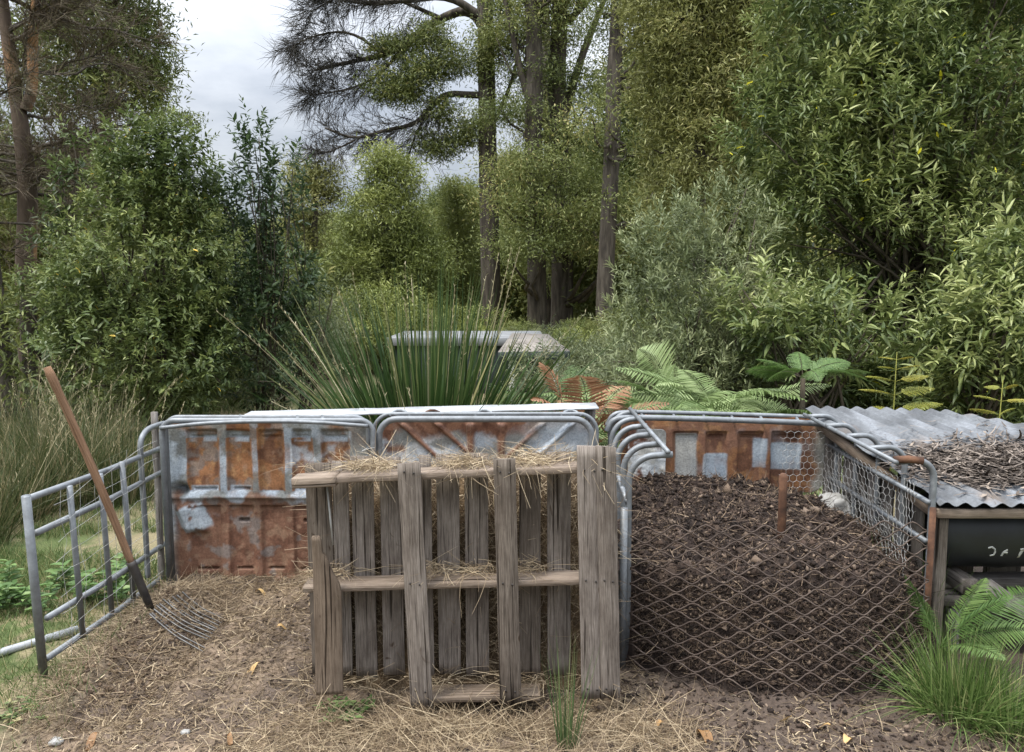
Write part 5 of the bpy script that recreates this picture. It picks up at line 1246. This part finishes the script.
for k in range(16):
    py = rt2.uniform(-60, 290); s = P(np.interp(py, [-60, 120, 300], [-30, -22, -5]), py, 10); e = s+np.array((rt2.uniform(-.6, 1.0), rt2.normal(0, .7), rt2.uniform(-.1, .35))); limb_twigs(bw, bf, wobble(s, e, 8, .04, rt2), .02, rt2, 12, .6, 28, .24, .006, .2, tintbase=.6)
bw.build('branches', MT['bark'], tl, True); bf.build('needles', MT['needle'], tl)
tl = thing('post_trunk', 'short straight dead trunk right of the leaning trunk', 'tree trunk', gbase(29, 9.5)); b_ = Buf(); tube(b_, [gbase(29, 9.5)-np.array((0, 0, .1)), P(29, 340, 9.5), P(28, 300, 9.5)], [.11, .095, .09], 12, smoothpts=2); b_.build('trunk', MT['bark'], tl, True)

tree('gum_tree', 'dark leafy gum showing behind the fine twigged tree at upper left', 'tree', gbase(100, 17), P(108, 10, 17), .22,
     [lobe(136, 40, 17, .78, .85, .8), lobe(120, 88, 17, .8, .8, .8), lobe(146, 82, 17, .45, .5, .5), lobe(152, 55, 17, .35, .4, .4), lobe(90, 20, 17, 1.0, .9, .9), lobe(120, -40, 17, 1.2, 1.0, 1), lobe(60, 60, 17.3, 1.2, 1.4, 1), lobe(40, 180, 17.5, 1.2, 1.6, 1), lobe(100, 170, 17.3, .8, .9, .8)], 'gum', rt2, dens=13, k=46, L=.22, ln=.14, wd=.032, nl=50, gap=(1.2, .36))
tree('gum_tree', 'thin flat topped gum just above the glossy bush against the sky', 'tree', gbase(150, 20), P(165, 130, 20), .12,
     [lobe(172, 118, 20, .55, .2, .4), lobe(150, 100, 20, .35, .22, .3), lobe(188, 122, 20, .3, .15, .3), lobe(160, 85, 20, .3, .16, .3)], 'gum', rt2, dens=12, k=36, L=.16, ln=.12, wd=.03, nl=16, flat=.4)
tree('gum_tree', 'round olive gum beyond the dark shrub with sky round its crown', 'tree', gbase(312, 25), P(315, 190, 25), .2,
     [lobe(312, 200, 25, .85, .9, .8), lobe(322, 180, 25, .5, .5, .5), lobe(298, 240, 25, .7, .8, .7), lobe(325, 260, 25, .6, .8, .6), lobe(300, 170, 25, .4, .3, .4)], 'gold', rt2, dens=13, k=46, L=.25, ln=.14, wd=.035, nl=40, gap=(1.0, .36))
tree('wattle_tree', 'bright green conical wattle in the middle beyond the mat rush', 'tree', gbase(385, 20), P(385, 165, 20), .16,
     [lobe(385, 310, 20, 1.5, .8, 1.1), lobe(365, 270, 20, 1.15, .8, 1), lobe(410, 265, 20, 1.0, .9, 1), lobe(385, 220, 20, 1.0, .8, .9), lobe(392, 180, 20, .65, .6, .6), lobe(380, 160, 20, .3, .4, .3), lobe(345, 300, 20, .7, .7, .7)], 'wattle', rt2, dens=17, k=56, L=.22, ln=.13, wd=.030, nl=40, inner=.55)
tree('wattle_tree', 'smaller wattle between the conical wattle and the big straight trunk', 'tree', gbase(457, 29), P(457, 190, 29), .16,
     [lobe(457, 310, 29, 1.3, 1.1, 1.0), lobe(450, 260, 29, 1.1, 1.1, .9), lobe(462, 215, 29, .8, .9, .8), lobe(470, 300, 29, .8, 1.2, .8), lobe(455, 190, 29, .45, .5, .5)], 'wattle', rt2, dens=15, k=54, L=.22, ln=.13, wd=.030, nl=30, inner=.55)

# the big straight trunk with feathery dark limbs to the left
def trunkpath(pts, D): return np.array([P(px, py, D) for px, py in pts])
DT = 26.
t0 = thing('tall_tree', 'tall tree with straight grey trunk and dark feathery limbs reaching left', 'tree', gbase(491, DT)); bw, bf, bg_ = Buf(), Buf(), Buf()
base = gbase(491, DT); tr = np.vstack([[base-np.array((0, 0, .3))], trunkpath([(491, 310), (490, 240), (488, 170), (487, 100), (486, 40), (484, -30), (482, -140)], DT)])
b_ = Buf(); tube(b_, tr, [.42, .34, .33, .31, .29, .27, .24, .12], 14, smoothpts=2)
arms = [([(486, 30), (470, 8), (440, 18), (410, 40), (385, 55), (350, 62), (315, 70)], .19, 26), ([(488, 95), (470, 95), (445, 93), (430, 108), (415, 125), (385, 130), (355, 140), (325, 128)], .13, 20), ([(486, 20), (450, -5), (410, 0), (360, 5), (320, -10)], .15, 24), ([(486, -10), (440, -40), (390, -30), (330, -20)], .13, 20), ([(410, 40), (380, 75), (350, 90), (310, 95)], .07, 18), ([(440, 18), (400, 0), (360, -15), (310, 12)], .08, 18), ([(430, 108), (412, 140), (406, 175)], .05, 7), ([(490, 130), (505, 100), (515, 70), (520, 40)], .09, 8), ([(385, 55), (350, 30), (315, 35), (295, 45)], .06, 16), ([(355, 140), (335, 150), (315, 155)], .04, 8)]
for pts, r, ns in arms:
    dpt = rt2.normal(0, 1.0); pth = np.array([P(px, py, DT+dpt*i/len(pts)) for i, (px, py) in enumerate(pts)])
    q = pth
    for _ in range(2):
        z_ = [q[0]]
        for a, c in zip(q[:-1], q[1:]): z_ += [a*.75+c*.25, a*.25+c*.75]
        z_.append(q[-1]); q = np.array(z_)
    tube(b_, q, np.linspace(r, r*.22, len(q)), 8)
    limb_twigs(bw, bf, q, r*.1, rt2, ns*5, 1.25, 17, .50, .017, .05, sides=4, start=.35, tintbase=.35)
b_.build('trunk', MT['bark'], t0, True); bw.build('branches', MT['bark'], t0, True); bf.build('feathery_twigs', MT['twig'], t0)
p, nor = clump_points([lobe(395, 50, DT, .8, .45, .6), lobe(420, 75, DT, .9, .6, .7), lobe(450, 60, DT, .7, .6, .6), lobe(385, 85, DT, .7, .4, .6), lobe(440, 110, DT, .5, .6, .5), lobe(490, 60, DT-.5, .5, .8, .4), lobe(470, 130, DT, .7, .5, .6), lobe(440, 145, DT, .8, .5, .6), lobe(500, 20, DT-.5, .6, .9, .5), lobe(405, 95, DT, .7, .4, .6), lobe(430, 35, DT, .7, .4, .6)], 12, rt2, .2)
sprays(bg_, p, nor, rt2, 46, .24, .16, .034, tint=rt2.random(len(p))); bg_.build('crown', MT['gum'], t0)

def tall(label, px, D, pts, radii, lobes, mat, seed, dens=5.5, k=84, nl=30, gap=(.8, .36), forks=(), **kw):
    rg = np.random.default_rng(seed); t = thing('tall_tree', label, 'tree', gbase(px, D)); base = gbase(px, D)
    b = Buf(); tr = np.vstack([[base-np.array((0, 0, .3))], trunkpath(pts, D)]); tube(b, tr, radii, 12, smoothpts=2)
    for pts2, r in forks: tube(b, trunkpath(pts2, D), np.linspace(r, r*.3, len(pts2)), 9, smoothpts=2)
    p, nor = clump_points(lobes, dens, rg, .25)
    keep = fbm(p*gap[0]+seed, 5, 2) > gap[1]; p, nor = p[keep], nor[keep]
    for q in p[rg.permutation(len(p))[:nl]]:
        j = np.argmin(np.abs(tr[:, 2]-(q[2]-.5))); tube(b, wobble(tr[j], q, 7, .12, rg, .2), np.linspace(max(radii[j]*.3, .03), .015, 7), 5)
    b.build('trunk', MT['bark'], t, True)
    b = Buf(); ct = np.clip(fbm(p*.6, 9, 2)*1.8-.4+rg.normal(0, .15, len(p)), 0, 1)
    sprays(b, p, nor, rg, k, kw.get('L', .46), kw.get('ln', .125), kw.get('wd', .034), tint=ct, flat=.38); b.build('crown', MT[mat], t)
    return t
tall('tall tree with forked grey trunk left of the widest dark trunk', 537, 24, [(537, 300), (536, 220), (533, 140), (535, 70), (532, 0), (530, -120)], [.36, .30, .28, .27, .25, .22, .18, .08][:7],
     [lobe(530, 165, 23.0, 1.3, .5, .8), lobe(512, 110, 24, 1.0, .4, .8), lobe(550, 75, 24.5, 1.3, .4, 1), lobe(520, 30, 24.5, 1.2, .45, 1), lobe(545, -10, 24, 1.5, .6, 1), lobe(518, 200, 22.8, 1.0, .45, .7), lobe(560, 215, 22.4, 1.3, .45, .7), lobe(528, 245, 22.4, 1.1, .4, .6)], 'gum', 301, gap=(.8, .40), forks=[([(535, 120), (520, 70), (512, 30), (500, -20)], .14)])
tall('tall tree with the widest dark trunk at the middle of the grove', 561, 25, [(562, 310), (563, 220), (560, 140), (556, 80), (560, 20), (562, -120)], [.45, .36, .35, .33, .28, .24, .1],
     [lobe(578, 135, 24, 1.4, .45, .8), lobe(592, 90, 25, 1.0, .4, .8), lobe(585, 40, 25, 1.2, .45, .8), lobe(570, -10, 25, 1.6, .6, 1), lobe(588, 185, 23.2, 1.4, .5, .7), lobe(572, 225, 22.8, 1.3, .5, .6), lobe(600, 250, 22.8, .9, .4, .6)], 'gum', 302, gap=(.8, .40), forks=[([(560, 130), (580, 60), (600, 10), (620, -40)], .16)])
tall('tall tree with slim straight trunk nearest to the big right bush', 606, 21, [(604, 300), (608, 230), (612, 150), (614, 80), (618, 10), (620, -120)], [.30, .24, .22, .215, .20, .17, .08],
     [lobe(640, 130, 21, .9, .9, .7), lobe(650, 60, 21, 1.0, .8, .8), lobe(625, 20, 21.5, 1.0, .8, .8), lobe(640, 200, 21, .8, .8, .7), lobe(590, 110, 20.6, .6, .7, .6), lobe(630, -40, 21, 1.4, 1.0, 1)], 'gum', 303, gap=(.9, .42), forks=[([(613, 60), (640, 40), (665, 30), (690, 8)], .08)])
tall('thin trunked tree half hidden between the wide trunks of the grove', 548, 30, [(548, 310), (550, 220), (548, 120), (545, 0), (540, -100)], [.26, .22, .2, .18, .15, .06],
     [lobe(545, 120, 30, 1.5, 1.2, 1), lobe(540, 30, 30, 1.6, 1.3, 1), lobe(550, 220, 30, 1.2, 1.2, 1)], 'gold', 304, dens=6, gap=(.8, .48))
tree('golden_tree', 'tall olive gold tree rising behind the silver bush', 'tree', gbase(700, 14), P(705, -60, 14), .16,
     [lobe(690, 150, 14, .9, .9, .8), lobe(720, 90, 14, .9, .9, .8), lobe(670, 90, 14.3, .7, .7, .7), lobe(700, 30, 14, 1.0, .8, .8), lobe(760, 60, 13.5, .9, .9, .8), lobe(750, 0, 13.7, .9, .8, .8), lobe(680, 210, 13.8, .7, .7, .6), lobe(660, 10, 14.5, .7, .8, .7), lobe(720, -50, 14, 1.2, .9, 1), lobe(800, 0, 13.2, .8, .9, .8)], 'gold', rt2, dens=22, k=44, L=.17, ln=.115, wd=.024, nl=60, gap=(1.2, .36), inner=.4)

# ------------------------------------------------------------------ trees further back: three kinds, copied at other places
rt3 = np.random.default_rng(270)
def far_proto(name, h, wdt, mat, nlob, seed, label):
    rg = np.random.default_rng(seed); D = 40.; base = np.array((0, 0, 0.)); t = thing(name, label, 'tree', (0, 0, 0), 'trees at the back of the clearing')
    lobes = []
    for k in range(nlob):
        f = rg.uniform(.22, .95); r = wdt*(.55-.3*abs(f-.5))*rg.uniform(.7, 1.1); lobes.append((np.array((rg.normal(0, wdt*.28), rg.normal(0, wdt*.28), h*f)), np.array((r, r, r*.85))))
    p, nor = clump_points(lobes, 3.6, rg, .4); b = Buf(); ct = np.clip(fbm(p*.5, 9, 2)*1.8-.4+rg.normal(0, .15, len(p)), 0, 1)
    sprays(b, p, nor, rg, 40, .38, .26, .07, tint=ct, flat=.6); b.build('crown', MT[mat], t)
    b = Buf(); tr = wobble((0, 0, -.5), (rg.normal(0, .4), 0, h*.95), 10, .08, rg); tube(b, tr, np.linspace(.3, .05, 10), 8)
    for q in p[rg.permutation(len(p))[:24]]:
        j = int(np.clip(np.searchsorted(tr[:, 2], q[2]-1), 1, 9)); tube(b, wobble(tr[j], q, 5, .1, rg), np.linspace(.09, .02, 5), 4)
    b.build('trunk', MT['bark'], t, True); return t
protos = [far_proto('back_tree', 9, 4.6, 'gum', 11, 311, ''), far_proto('back_tree', 7, 4.2, 'wattle', 9, 312, ''), far_proto('back_tree', 12, 4.4, 'gold', 13, 313, ''), far_proto('back_tree', 5, 4.4, 'gum', 8, 314, '')]
far = [(0, -30, 30, .9), (3, 40, 26, 1.0), (1, 75, 30, .9), (3, 190, 34, .9), (3, 235, 38, .9), (3, 270, 44, 1.0), (1, 300, 46, .8), (3, 335, 48, 1.1), (1, 350, 40, .55), (3, 415, 44, 1.1), (1, 430, 54, 1.05), (0, 452, 50, .8), (0, 478, 42, .8), (2, 512, 42, .70), (0, 530, 38, .85), (2, 556, 44, .75), (0, 590, 36, .85), (2, 620, 40, .75), (0, 648, 32, .85), (1, 585, 30, .8), (3, 520, 38, .9), (3, 640, 27, 1.0), (2, 690, 32, .9), (0, 740, 28, 1.2), (2, 800, 30, 1.2), (0, 860, 26, 1.2), (0, 960, 28, 1.25), (2, 1040, 26, 1.1), (1, 200, 50, .9), (3, 130, 32, 1.1), (3, 560, 36, .95), (1, 610, 42, 1.2)]
desc = ['grey green gum', 'bright wattle', 'tall olive tree', 'low bushy gum']
used = set()
seen_at = {-30: 'cut by the left edge of the picture', 40: 'behind the orange barked tree', 75: 'showing left of the glossy bush', 190: 'behind the right side of the glossy bush', 235: 'behind the dark slender shrub', 270: 'low behind the sparse sapling', 300: 'under the round olive gum', 335: 'between the round gum and the conical wattle', 350: 'left of the conical wattle', 415: 'right behind the conical wattle', 430: 'seen above the low shed roof', 452: 'behind the smaller wattle', 478: 'left of the big straight trunk', 512: 'right of the big straight trunk', 530: 'behind the forked grey trunk', 556: 'behind the widest dark trunk', 590: 'between the widest trunk and the slim trunk', 620: 'right behind the slim straight trunk', 648: 'left behind the silver bush', 585: 'low between the grove trunks', 520: 'low beside the forked trunk', 640: 'low at the left foot of the silver bush', 690: 'behind the olive gold tree', 740: 'behind the upper silver bush', 800: 'behind the left of the huge bush', 860: 'behind the middle of the huge bush', 960: 'behind the right of the huge bush', 1040: 'behind the bush at the right edge', 200: 'far beyond the dark shrub', 130: 'behind the middle of the glossy bush', 560: 'low behind the widest trunk foot', 610: 'far behind the slim trunk'}
for kind, px, D, s in far:
    src = protos[kind]
    o = src if kind not in used else copy_tree(src); used.add(kind)
    g = gbase(px, D); o.location = g; o.scale = (s, s, s*rt3.uniform(.92, 1.08)); o.rotation_euler = (0, 0, rt3.uniform(0, 6.28))
    o['label'] = f'{desc[kind]} {seen_at[px]}'

# ------------------------------------------------------------------ undergrowth in the clearing: three shrubs of each kind, copied
ru = np.random.default_rng(280)
def under(name, label, mat, seed, h, wdt, ln, wd):
    rg = np.random.default_rng(seed); t = thing(name, label, 'shrub', (0, 0, 0), 'undergrowth shrubs in the clearing')
    lobes = [(np.array((rg.normal(0, wdt*.35), rg.normal(0, wdt*.3), h*rg.uniform(.25, .7))), np.array((wdt*.5, wdt*.5, h*.38))*rg.uniform(.7, 1.1)) for _ in range(6)]
    p, nor = clump_points(lobes, 26, rg, .5, .02); b = Buf(); shoots(b, p, nor, rg, 11, .28, ln, wd, ctint=np.clip(fbm(p*1.5, 9, 2)*1.7-.35+rg.normal(0, .15, len(p)), 0, 1), hexa=False, tipv=.35); b.build('foliage', MT[mat], t)
    b = Buf()
    for q in p[rg.permutation(len(p))[:16]]: tube(b, wobble((rg.normal(0, .1), rg.normal(0, .1), -.1), q, 6, .04, rg), np.linspace(.03, .006, 6), 5)
    b.build('stems', MT['stem'], t, True); return t
up = [under('low_shrub', '', 'wattle', 401, 1.5, 1.7, .13, .03), under('low_shrub', '', 'gum', 402, 1.9, 2.0, .15, .03), under('low_shrub', '', 'olive', 403, 1.3, 1.8, .12, .022)]
ul = [(0, 395, 16, 1.0, 'yellow green shrub left of the low pale building'), (1, 430, 19, .6, 'dark shrub behind the left half of the low building'), (0, 465, 18, .75, 'yellow green shrub behind the middle of the low building'), (1, 515, 20, .5, 'dark shrub between the straight trunk and the forked trunk'), (2, 540, 17, .6, 'grey green shrub behind the brown skillion roof'), (0, 580, 16, .6, 'yellow green shrub to the right of the low building'), (1, 590, 20, .5, 'dark shrub right of the widest trunk foot'), (2, 612, 13, .7, 'grey green shrub right of the brown skillion roof'), (1, 690, 14, .8, 'dark shrub right behind the silver bush'), (2, 600, 9.5, .8, 'grey green shrub behind the rusty brown bracken'),
      (1, 700, 11, .62, 'dark shrub behind the left of the silver bush'), (1, 765, 10.5, .75, 'dark shrub behind the right of the silver bush'), (1, 790, 10.5, 1.1, 'dark shrub behind the left foot of the huge bush'), (1, 880, 10.2, 1.1, 'dark shrub behind the middle foot of the huge bush'), (1, 960, 10, 1.1, 'dark shrub behind the right foot of the huge bush'), (1, 1040, 9.8, 1.2, 'dark shrub at the right edge behind the huge bush'),
      (2, 290, 14, 1.0, 'grey green shrub behind the dark slender shrub'), (0, 250, 15, 1.1, 'yellow green shrub seen under the dark slender shrub'), (0, 55, 15.5, 1.3, 'yellow green shrub between the left trunks and the glossy bush'), (2, 15, 14, 1.2, 'grey green shrub behind the leaning trunk'), (0, 345, 22, 1.2, 'yellow green shrub across the lawn left of the conical wattle'), (1, 310, 26, 1.2, 'dark shrub across the lawn below the round gum'), (1, 200, 13, 1.2, 'dark shrub behind the right foot of the glossy bush'), (1, 140, 12, 1.2, 'dark shrub behind the middle of the glossy bush')]
used2 = set()
for kd, px, D, s, lab in ul:
    o = up[kd] if kd not in used2 else copy_tree(up[kd]); used2.add(kd)
    o.location = gbase(px, D); o.scale = (s, s, s*ru.uniform(.85, 1.1)); o.rotation_euler = (0, 0, ru.uniform(0, 6.28)); o['label'] = lab

# ------------------------------------------------------------------ low shed beyond the mat rush
ls = thing('low_building', 'long low pale roofed building beyond the mat rush', 'building', gbase(470, 12.5)); D = 12.5
xa, xb = P(386, 345, D)[0], P(545, 345, D)[0]; zt = P(450, 338, D)[2]
b = Buf(); box(b, (xa, D, zt-.13), (xb, D+2.2, zt)); b.build('roof', MT['greycon'], ls)
b = Buf(); box(b, (xa+.12, D+.1, -.1), (xb-.1, D+2.1, zt-.102)); b.build('wall', MT['darkwall'], ls)
ls = thing('lean_roof', 'brown skillion roof on white posts at the right end of the low building', 'shelter', gbase(545, 11.6)); D = 11.6
a1, a2, a3, a4 = P(512, 333, D+1.4), P(548, 334, D+1.3), P(570, 351, D-.2), P(498, 352, D-.2)
b = Buf(); V_ = np.array([a1, a2, a3, a4]); b.add(np.concatenate([V_, V_-np.array((0, 0, .05))]), [[0, 3, 2, 1], [4, 5, 6, 7], [0, 1, 5, 4], [1, 2, 6, 5], [2, 3, 7, 6], [3, 0, 4, 7]]); b.build('roof', MT['brownroof'], ls)
b = Buf(); board(b, a4-np.array((0, .02, .06)), a3-np.array((0, .02, .06)), (0, 0, 1), .12, .03, seed=5); b.build('fascia', MT['darkwall'], ls)
for q in (a3, a4):
    b = Buf(); board(b, (q[0]+(-.2 if q is a3 else .2), q[1]+.05, -.1), (q[0]+(-.2 if q is a3 else .2), q[1]+.05, q[2]-.13), (1, 0, 0), .08, .08, seed=6); b.build('post', MT['whitepaint'], ls)
